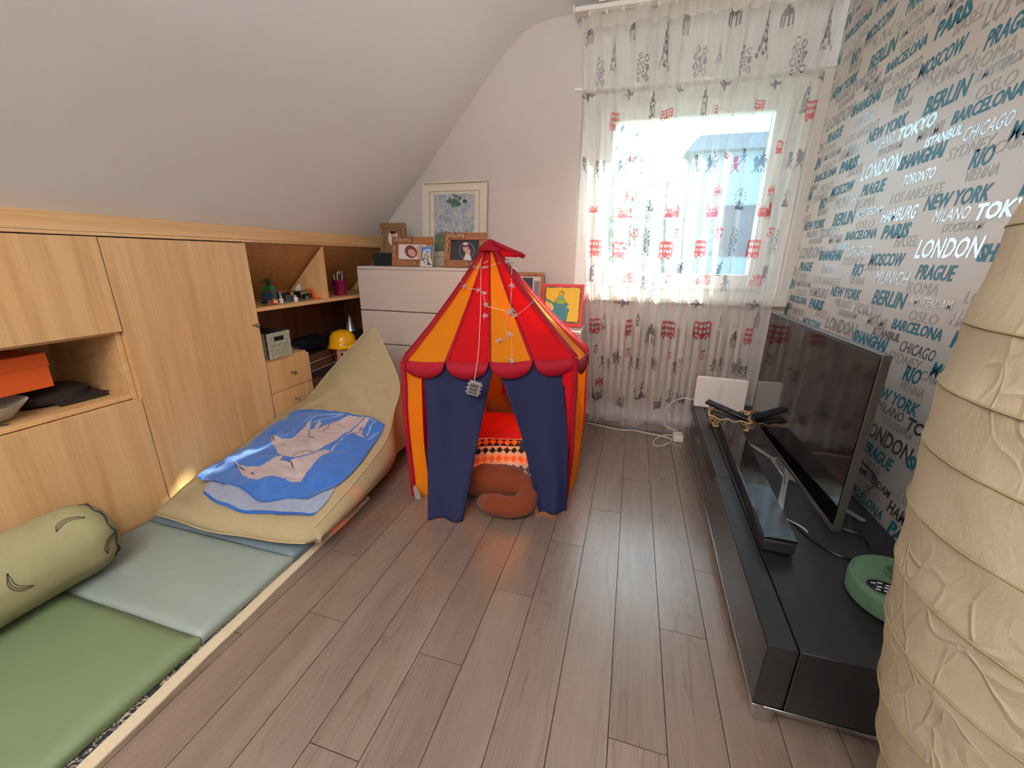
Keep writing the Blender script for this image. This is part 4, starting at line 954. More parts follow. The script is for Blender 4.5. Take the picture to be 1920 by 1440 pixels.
alias = dict(busd=('bus', 3), ancd=('anc', 3), guad=('gua', 1), guar=('gua', 2), flagd=('flag', 3), par2=('par', 1), bus=('bus', 2), pho=('pho', 2), flag=('flag', 2), anc=('anc', 2), par=('par', 2), ny=('ny', 2))
MOT = '''cap -.36 2.28 .046 .083;cap -.13 2.28 .036 .101;cap .14 2.29 .033 .130;cap .37 2.29 .060 .101;cap .61 2.26 .056 .093;eif -.22 2.17 .020 .168;eif .05 2.19 .057 .223;eif .32 2.13 .036 .100;eif .52 2.18 .062 .198;eif .80 2.18 .058 .178;cir -.29 2.10 .033 .144;cir -.06 2.10 .080 .140;cir .23 2.10 .082 .142;cir .45 2.09 .071 .132;cir .69 2.08 .087 .167;bird -.35 1.99 .082 .052;bird -.12 1.98 .057 .058;bird .15 1.98 .042 .039;bird .37 1.99 .055 .051;bird .61 1.97 .048 .053;bird .82 1.98 .039 .052;ben .01 1.92 .040 .131;ben .28 1.92 .038 .141;ben .76 1.89 .047 .134;bus -.19 1.85 .051 .099;bus .09 1.87 .064 .051;bus .55 1.88 .057 .048;bus .80 1.84 .054 .094;bus .34 1.87 .019 .043;pho -.07 1.66 .038 .070;pho .68 1.68 .032 .064;pho .43 1.65 .038 .030;hor -.13 1.63 .052 .111;hor .13 1.63 .032 .100;hor .36 1.62 .062 .105;hor .60 1.61 .066 .103;hor .80 1.63 .055 .113;gua -.35 1.64 .040 .089;gua -.27 1.61 .035 .089;gua -.23 1.61 .035 .089;gua -.01 1.61 .038 .086;gua .28 1.62 .039 .084;gua .51 1.64 .033 .066;gua .74 1.61 .035 .079;guar .48 1.60 .041 .082;flag -.07 1.46 .052 .066;flag .41 1.47 .047 .062;flag .68 1.47 .029 .053;eye .05 1.42 .068 .098;eye .53 1.43 .069 .116;eye .76 1.43 .043 .090;par -.28 1.39 .055 .043;par -.09 1.37 .079 .067;par .18 1.37 .083 .065;par .40 1.37 .063 .072;par .66 1.37 .067 .070;anc -.02 1.25 .041 .058;anc .22 1.25 .026 .052;anc .45 1.25 .041 .059;anc .71 1.25 .035 .053;cir -.22 1.20 .057 .165;cir .05 1.19 .045 .161;cir .53 1.20 .057 .153;cir .74 1.20 .031 .149;bus -.25 1.16 .077 .102;bus -.10 1.15 .089 .106;bus .17 1.15 .084 .103;bus .36 1.16 .064 .100;bus .64 1.16 .076 .106;lib -.27 1.01 .049 .106;lib .26 1.05 .044 .072;lib .48 1.05 .025 .079;lib .72 1.04 .032 .077;ny -.03 .99 .077 .068;ny .21 .99 .036 .066;ny .41 .99 .096 .065;ny .69 .99 .076 .065;gua -.19 .96 .029 .087;gua .06 .96 .042 .085;gua .52 .97 .042 .090;eif .12 .97 .023 .150;pla -.06 .83 .097 .059;pla .38 .84 .075 .047;pla .69 .85 .078 .059;ben -.16 .71 .035 .112;ben .05 .73 .033 .089;ben .53 .75 .021 .085;ben .73 .76 .041 .101;busd -.22 .67 .077 .104;busd .00 .67 .044 .111;busd .24 .67 .088 .109;busd .44 .68 .111 .111;busd .70 .66 .029 .103;cap .14 .64 .057 .131;cap .62 .64 .038 .105;ancd -.20 .52 .026 .059;ancd .01 .51 .030 .058;ancd .46 .53 .036 .060;ancd .27 .51 .019 .051;guad -.15 .43 .041 .087;guad -.11 .42 .036 .076;guad .04 .44 .040 .085;guad .08 .44 .039 .084;guad .31 .43 .052 .083;guad .54 .47 .049 .080;guad .58 .47 .035 .075;guad .72 .44 .038 .078;hor -.06 .47 .060 .106;hor .18 .46 .024 .104;hor .67 .46 .073 .113;hor .34 .48 .028 .031;flagd -.16 .29 .053 .061;par2 -.17 .20 .076 .074;par2 .23 .18 .054 .082;par2 .37 .23 .057 .064;par2 -.01 .17 .041 .090;eye .12 .25 .094 .109;eye .30 .24 .043 .086'''
def cur_l(z): return float(np.interp(z, [0, .06, .5, 1.0, 1.4, 2.4], [-.21, -.212, -.265, -.315, -.345, -.415]))
def cur_r(z): return float(np.interp(z, [0, .45, 1.0, 1.4, 2.4], [.79, .80, .795, .79, .845]))
NS, NZ, ZT = 400, 760, 2.375
zs = np.linspace(.006, ZT, NZ+1); ss = np.linspace(0, 1, NS+1)
S_, Z_ = np.meshgrid(ss, zs, indexing='ij')
Lx = np.interp(Z_, [0, .06, .5, 1.0, 1.4, 2.4], [-.21, -.212, -.265, -.315, -.345, -.415]); Rx = np.interp(Z_, [0, .45, 1.0, 1.4, 2.4], [.79, .80, .795, .79, .845])
X_ = Lx+(Rx-Lx)*S_
ph = S_*2*PI*11.5+1.1*np.sin(S_*9+Z_*.8)+.7*np.sin(S_*23-Z_*1.1)
amp = .017+.010*np.sin(S_*17+1.3+Z_*.5)+.004*(2.4-Z_)
Y_ = 2.728+amp*np.sin(ph)+.006*np.sin(ph*2.3+Z_*2)
low = np.clip((.22-Z_)/.22, 0, 1); Y_ -= low**2*(.025+.03*np.sin(S_*14+.5)**2)*np.clip((.37-X_)*12, 0, 1); X_ += low**2*.012*np.sin(S_*40)
Z2 = Z_+np.clip((.15-Z_)/.15, 0, 1)*(.018*np.sin(S_*19)+.02)*(S_ > .05)
pts = np.stack([X_, Y_, Z2], -1).reshape(-1, 3)
fc = []; mi = np.zeros((NS, NZ), int)
Xc = (X_[:-1, :-1]+X_[1:, 1:])/2; Zc = (Z_[:-1, :-1]+Z_[1:, 1:])/2
mi[Zc > ZT-.055-.012*np.abs(np.sin(ph[:-1, :-1]*.5))] = 4
for ln in MOT.split(';'):
    k, x, z, w_, h_ = ln.split(); x, z, w_, h_ = map(float, (x, z, w_, h_)); kk, mt_ = alias.get(k, (k, 1)); B = BIT[kk]
    w0 = max(w_*.95, h_*len(B[0])/len(B)*.38)
    m_ = (np.abs(Xc-x) < w0/2) & (np.abs(Zc-z) < h_/2) & (mi != 4)
    for i, j in zip(*np.nonzero(m_)):
        cx = int((Xc[i, j]-x+w0/2)/w0*len(B[0])); cy = int((z+h_/2-Zc[i, j])/h_*len(B))
        if B[min(cy, len(B)-1)][min(cx, len(B[0])-1)] == '#': mi[i, j] = mt_
idx = np.arange((NS+1)*(NZ+1)).reshape(NS+1, NZ+1)
F4 = np.stack([idx[:-1, :-1], idx[1:, :-1], idx[1:, 1:], idx[:-1, 1:]], -1).reshape(-1, 4)
crt = thing('curtain', 'long sheer white curtain printed with red buses and grey city landmarks', 'curtain', (.215, 2.728, 0))
me = bpy.data.meshes.new('sheer_panel'); me.from_pydata((pts-np.array([.215, 2.728, 0])).tolist(), [], F4.tolist())
for x in CM: me.materials.append(x)
me.polygons.foreach_set('material_index', mi.reshape(-1).astype('i')); me.shade_smooth(); me.update()
o = bpy.data.objects.new('sheer_panel', me); COL.objects.link(o); o.parent = crt
for i in range(14):
    s = (i+.5)/14; q = MB(); x = -.41+1.25*s; q.box(x-.004, x+.004, 2.722, 2.734, 2.368, 2.392); part('glider', q, M_white, crt)
rl = thing('curtain_rail', 'white double curtain rail screwed to the ceiling above the window', 'curtain rail', (.22, 2.72, 2.39))
q = MB(); q.box(-.447, .90, 2.712, 2.744, 2.390, 2.412); q.box(-.447, .90, 2.752, 2.784, 2.402, 2.420); part('track', q, M_white, rl, bevel=.002)
q = MB(); q.box(-.455, -.447, 2.708, 2.788, 2.384, 2.424); part('end_cap', q, M_white, rl, bevel=.002)
for x in (-.3, .25, .8):
    q = MB(); q.box(x-.02, x+.02, 2.715, 2.782, 2.421, 2.449); part('bracket', q, M_white, rl)
# ------------------------------------------------------------------ TV bench and electronics
BROT = math.radians(-1.3)
M_bo = wood('black_oak', '#141314', '#1b191a', '#242122', 'Y', .38, 1.0, .35); M_gloss = plain('gloss_black_front', '#1a1615', .22, var=.05)
BX0, BX1, BY0, BY1, BZ0, BZ1 = .384, .892, .862, 2.665, .055, .242
be = thing('tv_bench', 'long low black wood TV bench along the wallpapered wall', 'TV bench', (BX0, BY0, 0))
def fx(y): return BX0+(y-BY0)*.0225
def slant(q, a0, a1, b0, b1, y0, y1, z0, z1, m=0):
    """box whose left side follows the slightly turned front of the bench; offsets a/b are measured from it"""
    q.hexa([(fx(y0)+a0, y0, z0), (fx(y0)+a1 if a1 < .4 else b1, y0, z0), (fx(y1)+a1 if a1 < .4 else b1, y1, z0), (fx(y1)+a0, y1, z0), (fx(y0)+a0, y0, z1), (fx(y0)+a1 if a1 < .4 else b1, y0, z1), (fx(y1)+a1 if a1 < .4 else b1, y1, z1), (fx(y1)+a0, y1, z1)], m)
q = MB(); slant(q, .066, 9, 0, BX1, BY0, BY1, BZ0+.002, BZ1); part('carcass', q, M_bo, be, bevel=.0015)
q = MB(); slant(q, .000, .062, 0, 0, BY0+.001, 1.672, BZ0+.002, BZ1-.0005); part('drawer', q, M_bo, be, bevel=.001, label='near drawer with a top lip')
q = MB(); slant(q, -.003, -.0005, 0, 0, BY0, 1.672, BZ0+.004, BZ1-.004); part('drawer_front', q, M_gloss, be, label='smooth dark drawer front')
q = MB(); slant(q, .006, .062, 0, 0, 1.676, BY1, BZ1-.06, BZ1-.0005); part('top_lip', q, M_bo, be, bevel=.001)
q = MB(); slant(q, .020, .062, 0, 0, 1.676, BY1-.02, BZ0+.004, BZ1-.061); part('drawer', q, M_gloss, be, label='far drawer set back under the top')
q = MB(); slant(q, -.004, .020, 0, 0, BY0-.004, BY1, BZ0-.010, BZ0+.0015); q.box(fx(BY0)+.021, BX1, BY0-.004, BY0+.02, BZ0-.010, BZ0+.0015); part('base_rail', q, M_chrome, be, bevel=.001)
for y in (BY0+.005, BY1-.05):
    for x in (fx(y)+.012, BX1-.05):
        q = MB(); q.box(x-.010, x+.035, y-.005, y+.035, .001, BZ0-.0105); part('leg', q, M_chrome, be, bevel=.001)

tv = thing('television', 'large flat black television standing on the TV bench', 'television', (.665, 1.745, BZ1))
TX, TY0, TY1, TZ0, TZ1 = .650, 1.272, 2.220, .322, .862
q = MB(); q.box(TX+.004, TX+.019, TY0, TY1, TZ0, TZ1); part('casing', q, plain('tv_back', '#1b1b1e', .45), tv, bevel=.003)
q = MB(); q.box(TX+.0195, TX+.045, TY0+.18, TY1-.18, TZ0+.06, TZ0+.34); part('back_housing', q, plain('tv_back', '#1b1b1e', .45), tv, bevel=.006)
M_scr = N('tv_screen'); M_scr.set(Roughness=.06); M_scr.b.inputs['Base Color'].default_value = (.004, .004, .005, 1); M_scr.b.inputs['Specular IOR Level'].default_value = .7; M_scr = M_scr.m
q = MB(); q.box(TX, TX+.0035, TY0+.008, TY1-.008, TZ0+.014, TZ1-.008); part('screen', q, M_scr, tv)
q = MB(); q.box(TX-.001, TX+.020, TY0, TY1, TZ1, TZ1+.004); q.box(TX-.001, TX+.020, TY0-.004, TY0, TZ0, TZ1+.004); q.box(TX-.001, TX+.020, TY1, TY1+.004, TZ0, TZ1+.004); q.box(TX-.001, TX+.010, TY0, TY1, TZ0-.004, TZ0+.012); part('bezel', q, plain('bezel_grey', '#6f6a66', .3, .8), tv, bevel=.0008)
q = MB(); bz = BZ1+.001
def bar(a, b, w_=.020, h0=0.0, h1=.006):
    a, b = Vector(a), Vector(b); d = (b-a).normalized(); n_ = Vector((-d.y, d.x))*w_/2
    q.hexa([(*(a-n_), bz+h0), (*(b-n_), bz+h0), (*(b+n_), bz+h0), (*(a+n_), bz+h0), (*(a-n_), bz+h1), (*(b-n_), bz+h1), (*(b+n_), bz+h1), (*(a+n_), bz+h1)])
for pl in (((.603, 2.090), (.680, 1.905), (.680, 1.735), (.578, 1.462)), ((.835, 2.09), (.700, 1.905)), ((.700, 1.735), (.842, 1.485))):
    for a, b in zip(pl[:-1], pl[1:]): bar(a, b)
q.box(.672, .708, 1.72, 1.92, bz, bz+.008)
M_ft = plain('foot_metal', '#b9b7b4', .28, .85); ft = part('stand', q, M_ft, tv, bevel=.001, label='silver spread stand under the television')
q = MB(); q.box(.672, .690, 1.79, 1.85, bz+.0085, .42); part('neck', q, M_ft, tv, bevel=.002)

sb = thing('soundbar', 'long black glass-topped soundbar lying in front of the television', 'soundbar', (.50, 1.21, BZ1+.001), math.radians(-2.6))
q = MB(); q.box(-.045, .045, 0, .972, .004, .050); part('body', q, plain('soundbar_cloth', '#08080a', .7), sb, local=True, bevel=.010, seg=4)
q = MB(); q.box(-.0455, .0455, -.0005, .9725, .0505, .0585); part('glass_top', q, plain('black_glass', '#0b0b0d', .035, spec=.8), sb, local=True, bevel=.002)
q = MB(); q.box(-.03, .03, .03, .06, 0, .0045); q.box(-.03, .03, .92, .95, 0, .0045); part('foot_pad', q, M_black, sb, local=True)

ro = thing('wifi_router', 'upright white plastic internet router at the far end of the TV bench', 'router', (.562, 2.552, BZ1+.001), math.radians(-4))
q = MB(); pts = []
for cx, cy, a0 in ((.125, .012, -PI/2), (.125, .178, 0), (-.125, .178, PI/2), (-.125, .012, PI)):
    for t in np.linspace(0, PI/2, 6): pts.append((cx+.012*math.cos(a0+t), cy+.012*math.sin(a0+t)))
q.prism(pts, (0, .013, 0), (1, 0, 0), (0, 0, 1), .026); part('casing', q, M_white, ro, local=True, bevel=.004, angle=30)
q = MB()
for k in range(11): q.box(-.012, .012, -.0140, -.0132, .060+k*.0095, .0612+k*.0095)
part('light_slots', q, plain('slot_grey', '#a99b8c', .6), ro, local=True)
q = MB(); q.lathe([(.0016, 0), (.0016, .0012)], (0, -.0130, .052), 10, M=Matrix.Rotation(PI/2, 3, 'X')); part('led', q, M_black, ro, local=True)

bs = thing('remote_basket', 'small woven wooden basket holding the remote controls on the TV bench', 'basket', (.575, 2.285, BZ1+.001), math.radians(-8))
M_wick = wood('bleached_wicker', '#8f7048', '#b79468', '#d3b68c', 'X', .6, 3.0)
q = MB(); rim = []; bot = []
NB = 48
for i in range(NB):
    t = i/NB*4; k = int(t); f_ = t-k; c4 = [(-1, -1), (1, -1), (1, 1), (-1, 1)]; a, b = c4[k], c4[(k+1) % 4]; x, y = a[0]+(b[0]-a[0])*f_, a[1]+(b[1]-a[1])*f_
    rim.append((x*.108, y*.088, .058+.006*math.sin(i*1.7)+.012*(abs(x)*abs(y))**3)); bot.append((x*.082, y*.060, .006))
q.tube(rim, .0042, 7, closed=True); q.tube(bot, .004, 6, closed=True)
for i in range(NB):
    q.tube([bot[i], rim[(i+4) % NB]], .0018, 5); q.tube([bot[i], rim[(i-4) % NB]], .0018, 5)
    if i % 3 == 0:
        c_ = (Vector(rim[i])+Vector(bot[i]))/2; q.tube([c_+Vector((.012*math.cos(a), .004*math.sin(a*2), .014*math.sin(a))) for a in np.linspace(0, 2*PI, 12)[:-1]], .0017, 5, closed=True)
part('wicker', q, M_wick, bs, local=True)
q = MB(); q.box(-.083, .083, -.061, .061, .0015, .0045); part('base', q, M_wick, bs, local=True)
def remote(loc, rot, ln, wd, label):
    r = thing('remote_control', label, 'remote control', loc); r.rotation_euler = rot; r['group'] = 'remote controls in the basket'
    q = MB(); q.box(-ln/2, ln/2, -wd/2, wd/2, 0, .016); part('body', q, M_black, r, local=True, bevel=.004)
    q = MB()
    for a in range(9):
        for b in range(3): q.box(-ln*.40+a*ln*.082, -ln*.40+a*ln*.082+ln*.05, -wd*.32+b*wd*.24, -wd*.32+b*wd*.24+wd*.15, .0162, .0176)
    part('keys', q, plain('key_grey', '#3a3c42', .5), r, local=True)
remote((.548, 2.300, .318), (.10, .20, -.50), .215, .044, 'longest black remote control sticking up out of the basket')
remote((.560, 2.265, .285), (.10, .10, -.30), .185, .046, 'black remote control lying in the basket under the longest one')
remote((.555, 2.235, .268), (.05, .05, -.22), .160, .040, 'dark remote control lowest in the basket along its front edge')

gp = thing('music_player', 'round green music player with a black keypad on the TV bench beside the lamp', 'music player', (.748, 1.095, BZ1+.001))
M_gr = plain('player_green', '#4f6b52', .5, var=.04); M_gd = plain('player_green_dark', '#3e5541', .5)
q = MB(); q.lathe([(.098, 0), (.112, .006), (.1145, .040), (.1125, .060), (.1095, .0635), (.1075, .0625), (.105, .0585), (.03, .0565), (.001, .0565)], n=64, cap=False); q.lathe([(.001, .0), (.098, 0)], n=64, cap=False); part('shell', q, M_gr, gp, local=True, angle=50)
q = MB(); q.lathe([(.037, .0566), (.036, .066), (.033, .068), (.030, .066), (.001, .064)], (.012, .035, 0), 40, cap=False); part('dial', q, M_gd, gp, local=True)
q = MB(); q.lathe([(.034, .0572), (.034, .0585), (.001, .0587)], (-.058, -.022, 0), 36, cap=False); q.v = [(-.058+(x+.058)*1.0, -.022+(y+.022)*.80, z) for x, y, z in q.v]; kp = part('keypad', q, M_black, gp, local=True)
q = MB()
for x, y in ((-.016, .010), (0, .014), (.016, .008), (-.008, -.002), (.008, -.002), (-.016, -.013), (.002, -.015), (.018, -.010)): q.box(-.058+x-.005, -.058+x+.005, -.022+y-.0022, -.022+y+.0022, .0588, .0596)
part('key', q, plain('key_white', '#c9cdc9', .5), kp, local=True)

def cable(name, pts, r, mat_, label, cat='cable', n=80, extra=None):
    q = MB(); q.tube(smoothpath(pts, n), r, 6)
    if extra: extra(q)
    return single(name, q, mat_, label, cat)
zb = BZ1+.0035
cable('black_cable', [(.60, 1.431, zb), (.622, 1.335, zb), (.676, 1.262, zb), (.74, 1.262, zb), (.789, 1.325, zb), (.795, 1.39, zb), (.746, 1.425, zb), (.715, 1.43, .28), (.70, 1.43, .36)], .0028, M_black, 'black cable looping in a wide ring on the bench by the television corner')
cable('thin_dark_wire', [(.575, 1.83, zb), (.606, 1.822, zb), (.650, 1.818, zb), (.678, 1.77, zb+.007), (.640, 1.60, zb), (.60, 1.435, zb+.004)], .0014, M_black, 'thin dark wire running from behind the soundbar to the looped cable')
cable('white_cable_tie', [(.572, 1.425, zb+.004), (.595, 1.405, zb+.004), (.618, 1.375, zb+.006), (.628, 1.352, zb+.004)], .0018, plain('cable_white', '#d8d2c8', .5), 'short white cable tie on the black cable', n=20)
cable('black_plug_cable', [(.578, 2.02, zb), (.60, 2.035, zb+.004), (.64, 2.05, zb+.004), (.69, 2.05, zb)], .0026, M_black, 'short black lead with a plug lying behind the soundbar', n=24, extra=lambda q: q.tube([(.572, 2.012, zb+.003), (.594, 2.03, zb+.004)], .006, 8))
cable('wall_cable', [(.690, 1.66, .395), (.76, 1.66, .40), (.84, 1.655, .44), (.872, 1.65, .445), (.865, 1.66, .41), (.872, 1.62, .395), (.876, 1.56, .384), (.87, 1.54, .36), (.80, 1.52, .32), (.71, 1.52, .34)], .0035, M_black, 'black cable with an angled plug between the back of the television and the wall')
M_wc = plain('cable_white', '#d8d2c8', .5)
cable('floor_cable', [(-.22, 2.66, .004), (-.12, 2.64, .004), (0, 2.605, .004), (.10, 2.625, .004), (.2, 2.60, .004), (.28, 2.58, .004), (.33, 2.55, .004), (.30, 2.47, .004), (.235, 2.42, .004), (.215, 2.47, .004), (.25, 2.56, .004), (.31, 2.60, .012), (.355, 2.58, .02)], .0035, M_wc, 'white cable lying along the curtain hem and looping on the floor', n=140)
cable('router_cable', [(.36, 2.60, .05), (.30, 2.62, .06), (.27, 2.62, .14), (.30, 2.62, .22), (.37, 2.63, .26), (.44, 2.62, .262), (.50, 2.60, .27)], .003, M_wc, 'white cable arching from the floor adapter up to the bench end')
cable('router_lead', [(.70, 2.58, .30), (.74, 2.60, .28), (.79, 2.60, .262), (.84, 2.58, .249), (.86, 2.55, .247)], .0028, M_wc, 'thin white lead running from the router behind the television', n=40)
q = MB(); q.box(.335, .395, 2.52, 2.60, .001, .045); ad_ = single('plug_adapter', q, M_wc, 'white plug adapter on the floor at the bench end', 'plug adapter', bevel=.006)
cable('black_floor_cable', [(-.23, 2.69, .0035), (-.1, 2.68, .0035), (.05, 2.66, .0035), (.18, 2.655, .0035), (.30, 2.655, .0035), (.345, 2.64, .0035)], .003, M_black, 'thin black cable behind the white one at the curtain hem')

# ------------------------------------------------------------------ paper floor lamp
m = N('crinkled_paper'); v = m.coords((1, 1, .6)); a = m.noise(v, 16, 6, .68, .5); vo = m.n('TexVoronoi', feature='DISTANCE_TO_EDGE'); vo.inputs['Scale'].default_value = 20
dv = m.n('VectorMath', operation='ADD'); nz3 = m.n('TexNoise'); nz3.inputs['Scale'].default_value = 8; m.l(v, nz3.inputs['Vector'])
sc = m.n('VectorMath', operation='SCALE'); m.l(nz3.outputs['Color'], sc.inputs[0]); sc.inputs['Scale'].default_value = .16; m.l(v, dv.inputs[0]); m.l(sc.outputs[0], dv.inputs[1]); m.l(dv.outputs[0], vo.inputs['Vector'])
mask = m.ramp(m.noise(m.coords(), 3.2, 2), [(.42, 0.0), (.62, 1.0)])
rid = m.ramp(vo.outputs['Distance'], [(0.0, 1.0), (.10, 0.0)]); h = m.mixc(mask, a, m.mixc(.5, a, rid, 'ADD'))
m.l(m.mixc(m.noise(m.coords(), 5, 3), lin('#b5a68b'), lin('#c2b499')), m.b.inputs['Base Color']); m.set(Roughness=.85)
bp_ = m.n('Bump'); bp_.inputs['Strength'].default_value = .6; bp_.inputs['Distance'].default_value = .006; m.l(h, bp_.inputs['Height']); m.l(bp_.outputs[0], m.b.inputs['Normal'])
tl = m.n('BsdfTranslucent'); tl.inputs[0].default_value = lin('#cdbd9c'); m.l(bp_.outputs[0], tl.inputs[1]); mx = m.n('MixShader'); mx.inputs[0].default_value = .3; m.l(m.b.outputs[0], mx.inputs[1]); m.l(tl.outputs[0], mx.inputs[2]); m.l(mx.outputs[0], m.o.inputs[0]); M_pap = m.m
LX, LY = .640, .600
la = thing('paper_floor_lamp', 'tall cream crinkled paper floor lamp with wire ribs at the right', 'floor lamp', (LX, LY, 0))
RZ = [.045, .13, .22, .32, .422, .553, .656, .759, .854, .94, 1.024, 1.145, 1.25, 1.35, 1.43, 1.48]
RRv = lambda z: float(np.interp(z, [.0, .045, .115, .22, .32, .42, .55, .66, .76, .86, .94, 1.03, 1.15, 1.30, 1.42, 1.50], [.05, .075, .108, .143, .166, .185, .204, .215, .223, .228, .231, .225, .216, .195, .165, .12]))
q = MB(); P = []
zz = np.concatenate([np.linspace(a_, b_, 11)[:-1] for a_, b_ in zip(RZ[:-1], RZ[1:])]+[[RZ[-1]]])
for a in np.linspace(0, 2*PI, 145)[:-1]:
    row = []
    for z in zz:
        k = np.searchsorted(RZ, z, 'right')-1; k = min(k, len(RZ)-2); f_ = (z-RZ[k])/(RZ[k+1]-RZ[k])
        r = RRv(z)-.0022*math.sin(PI*f_)+nz((math.cos(a)*1.2, math.sin(a)*1.2, z*5), 2.4, .0035)+nz((math.cos(a)*4, math.sin(a)*4, z*14), 2.2, .0014)
        row.append((LX+r*math.cos(a), LY+r*math.sin(a), z))
    P.append(row)
q.grid(P, closed=True); part('shade', q, M_pap, la, angle=180)
for z in RZ:
    q = MB(); r = RRv(z)+.0012; q.tube([(LX+r*math.cos(a), LY+r*math.sin(a), z) for a in np.linspace(0, 2*PI, 73)[:-1]], .0017, 6, closed=True); part('rib', q, plain('rib_tan', '#7a694a', .7), la)
q = MB(); q.lathe([(.062, .001), (.062, .012), (.012, .018), (.010, .05), (.010, 1.44), (.004, 1.46)], (LX, LY, 0), 24); part('stand', q, M_steel, la)

# ------------------------------------------------------------------ niche, shelf and drawer-top items
ob_ = thing('shoe_box', 'orange cardboard box with a lid in the open niche at the left', 'box', (-2.03, .70, .62))
M_orc = plain('orange_card', '#c8510f', .65); 
RO = Matrix.Rotation(.05, 3, 'Z')
q = MB(); q.obox((-2.035, .675, .682), (.20, .37, .075), RO); part('box', q, M_orc, ob_, bevel=.002)
q = MB(); q.obox((-2.035, .675, .742), (.206, .376, .046), RO); part('lid', q, M_orc, ob_, bevel=.002)
q = MB(); q.lathe([(.035, 0), (.060, .008), (.100, .055), (.104, .060), (.100, .058), (.055, .012), (.001, .010)], (-1.972, .690, .567), 40, cap=False); q.lathe([(.001, 0), (.035, 0)], (-1.972, .690, .567), 40, cap=False); single('bowl', q, plain('grey_enamel', '#b8b6b0', .3), 'pale grey bowl in the niche below the orange box', 'bowl')
ht = thing('flat_cap', 'dark flat cap lying in the niche behind the bowl', 'cap', (-2.06, .905, .567)); M_cap = cloth('cap_tweed', '#2a211b', var=.2, bump=.4)
q = MB(); q.lathe([(.085, 0), (.105, .012), (.100, .035), (.07, .055), (.02, .062), (.001, .063)], (-2.06, .89, .567), 32, cap=False); q.v = [(x+.06*(z-.567)*0, .89+(y-.89)*1.15, z) for x, y, z in q.v]; part('crown', q, M_cap, ht)
q = MB(); q.obox((-1.968, .93, .578), (.07, .15, .012), Matrix.Rotation(.2, 3, 'Y')); part('brim', q, M_cap, ht, bevel=.005, sub=1)
cable('cap_strap', [(-2.0, .985, .572), (-1.995, 1.00, .580), (-1.985, 1.015, .574), (-1.975, 1.025, .5715)], .0035, M_cap, 'thin dark strap lying beside the cap in the niche', 'strap', 20)

wb = thing('woven_basket', 'grey-green woven strap basket with a handle hole on top of the small drawers', 'basket', (-1.965, 1.755, .553), .06)
M_strap = plain('woven_strap', '#a7a58f', .6, var=.1)
q = MB(); Wd, Dp, Ht = .168, .23, .150; cs = .0235
def weave(face, cols, rows, hole=None):
    for a in range(cols):
        for b in range(rows):
            if hole and hole[0] <= a < hole[1] and hole[2] <= b < hole[3]: continue
            p = .0022 if (a+b) % 2 else .0; w2, h2 = (cs*1.0, cs*.93) if (a+b) % 2 else (cs*.93, cs*1.0)
            c0, c1 = (a+.5)*cs, (b+.5)*cs
            if face == 'f': q.obox((Dp/2-.002+p, -Wd/2+c0, c1), (.004, w2, h2))
            elif face == 'b': q.obox((-Dp/2+.002-p, -Wd/2+c0, c1), (.004, w2, h2))
            elif face == 'r': q.obox((-Dp/2+c0, Wd/2-.002+p, c1), (w2, .004, h2))
            else: q.obox((-Dp/2+c0, -Wd/2+.002-p, c1), (w2, .004, h2))
weave('f', 7, 6, (2, 5, 4, 5)); weave('b', 7, 6); weave('r', 9, 6); weave('l', 9, 6)
part('woven_side', q, M_strap, wb, local=True, bevel=.0012)
q = MB()
for s in (-1, 1): q.box(-Dp/2+.001, Dp/2-.001, s*(Wd/2-.006)-.0025, s*(Wd/2-.006)+.0025, .001, .142)
q.box(-Dp/2+.002, -Dp/2+.006, -Wd/2+.006, Wd/2-.006, .001, .142); q.box(-Dp/2+.002, Dp/2-.002, -Wd/2+.01, Wd/2-.01, .001, .004)
part('lining', q, plain('basket_inside', '#2a241e', .9), wb, local=True)
q = MB()
for k in range(5): q.tube([(-.05+k*.03, -.06+k*.01, .05), (-.02+k*.02, .02, .085), (.06, .05-k*.02, .06+.01*k)], .004, 6)
single_ = part('lining_clutter', q, plain('dark_bits', '#3b3a3a', .6), wb, local=True)

sbx = thing('patterned_storage_box', 'dark storage box with a glittering zigzag print standing behind the drawers', 'storage box', (-2.05, 2.25, .02))
M_zig = N('copper_zigzag'); v = M_zig.coords(); a = M_zig.noise(v, 260, 3, .8); M_zig.l(M_zig.ramp(a, [(.42, '#2a1710'), (.52, '#6b4326'), (.66, '#a87b4c')]), M_zig.b.inputs['Base Color']); M_zig.set(Roughness=.4, Metallic=.4); M_zig = M_zig.m
M_dbx = plain('box_dark', '#241c1a', .7)
q = MB(); q.box(-2.22, -2.03, 2.00, 2.44, .021, .45); q2 = MB(); part('box', q, M_dbx, sbx, bevel=.003)
q = MB(); q.hexa([(-2.03, 2.00, .41), (-2.026, 2.00, .41), (-2.026, 2.44, .43), (-2.03, 2.44, .43), (-2.03, 2.00, .452), (-2.026, 2.00, .452), (-2.026, 2.44, .472), (-2.03, 2.44, .472)])
q.hexa([(-2.03, 2.00, .345), (-2.026, 2.00, .345), (-2.026, 2.44, .365), (-2.03, 2.44, .365), (-2.03, 2.00, .400), (-2.026, 2.00, .400), (-2.026, 2.44, .420), (-2.03, 2.44, .420)])
q.hexa([(-2.03, 2.05, .335), (-2.026, 2.05, .335), (-2.026, 2.40, .22), (-2.03, 2.40, .22), (-2.03, 2.00, .335), (-2.026, 2.00, .335), (-2.026, 2.30, .22), (-2.03, 2.30, .22)])
part('zigzag_band', q, M_zig, sbx)
q = MB()
for z in (.402, .342): q.tube([(-2.025, 2.0, z), (-2.025, 2.44, z+.02)], .0022, 5)
part('white_line', q, M_white, sbx)
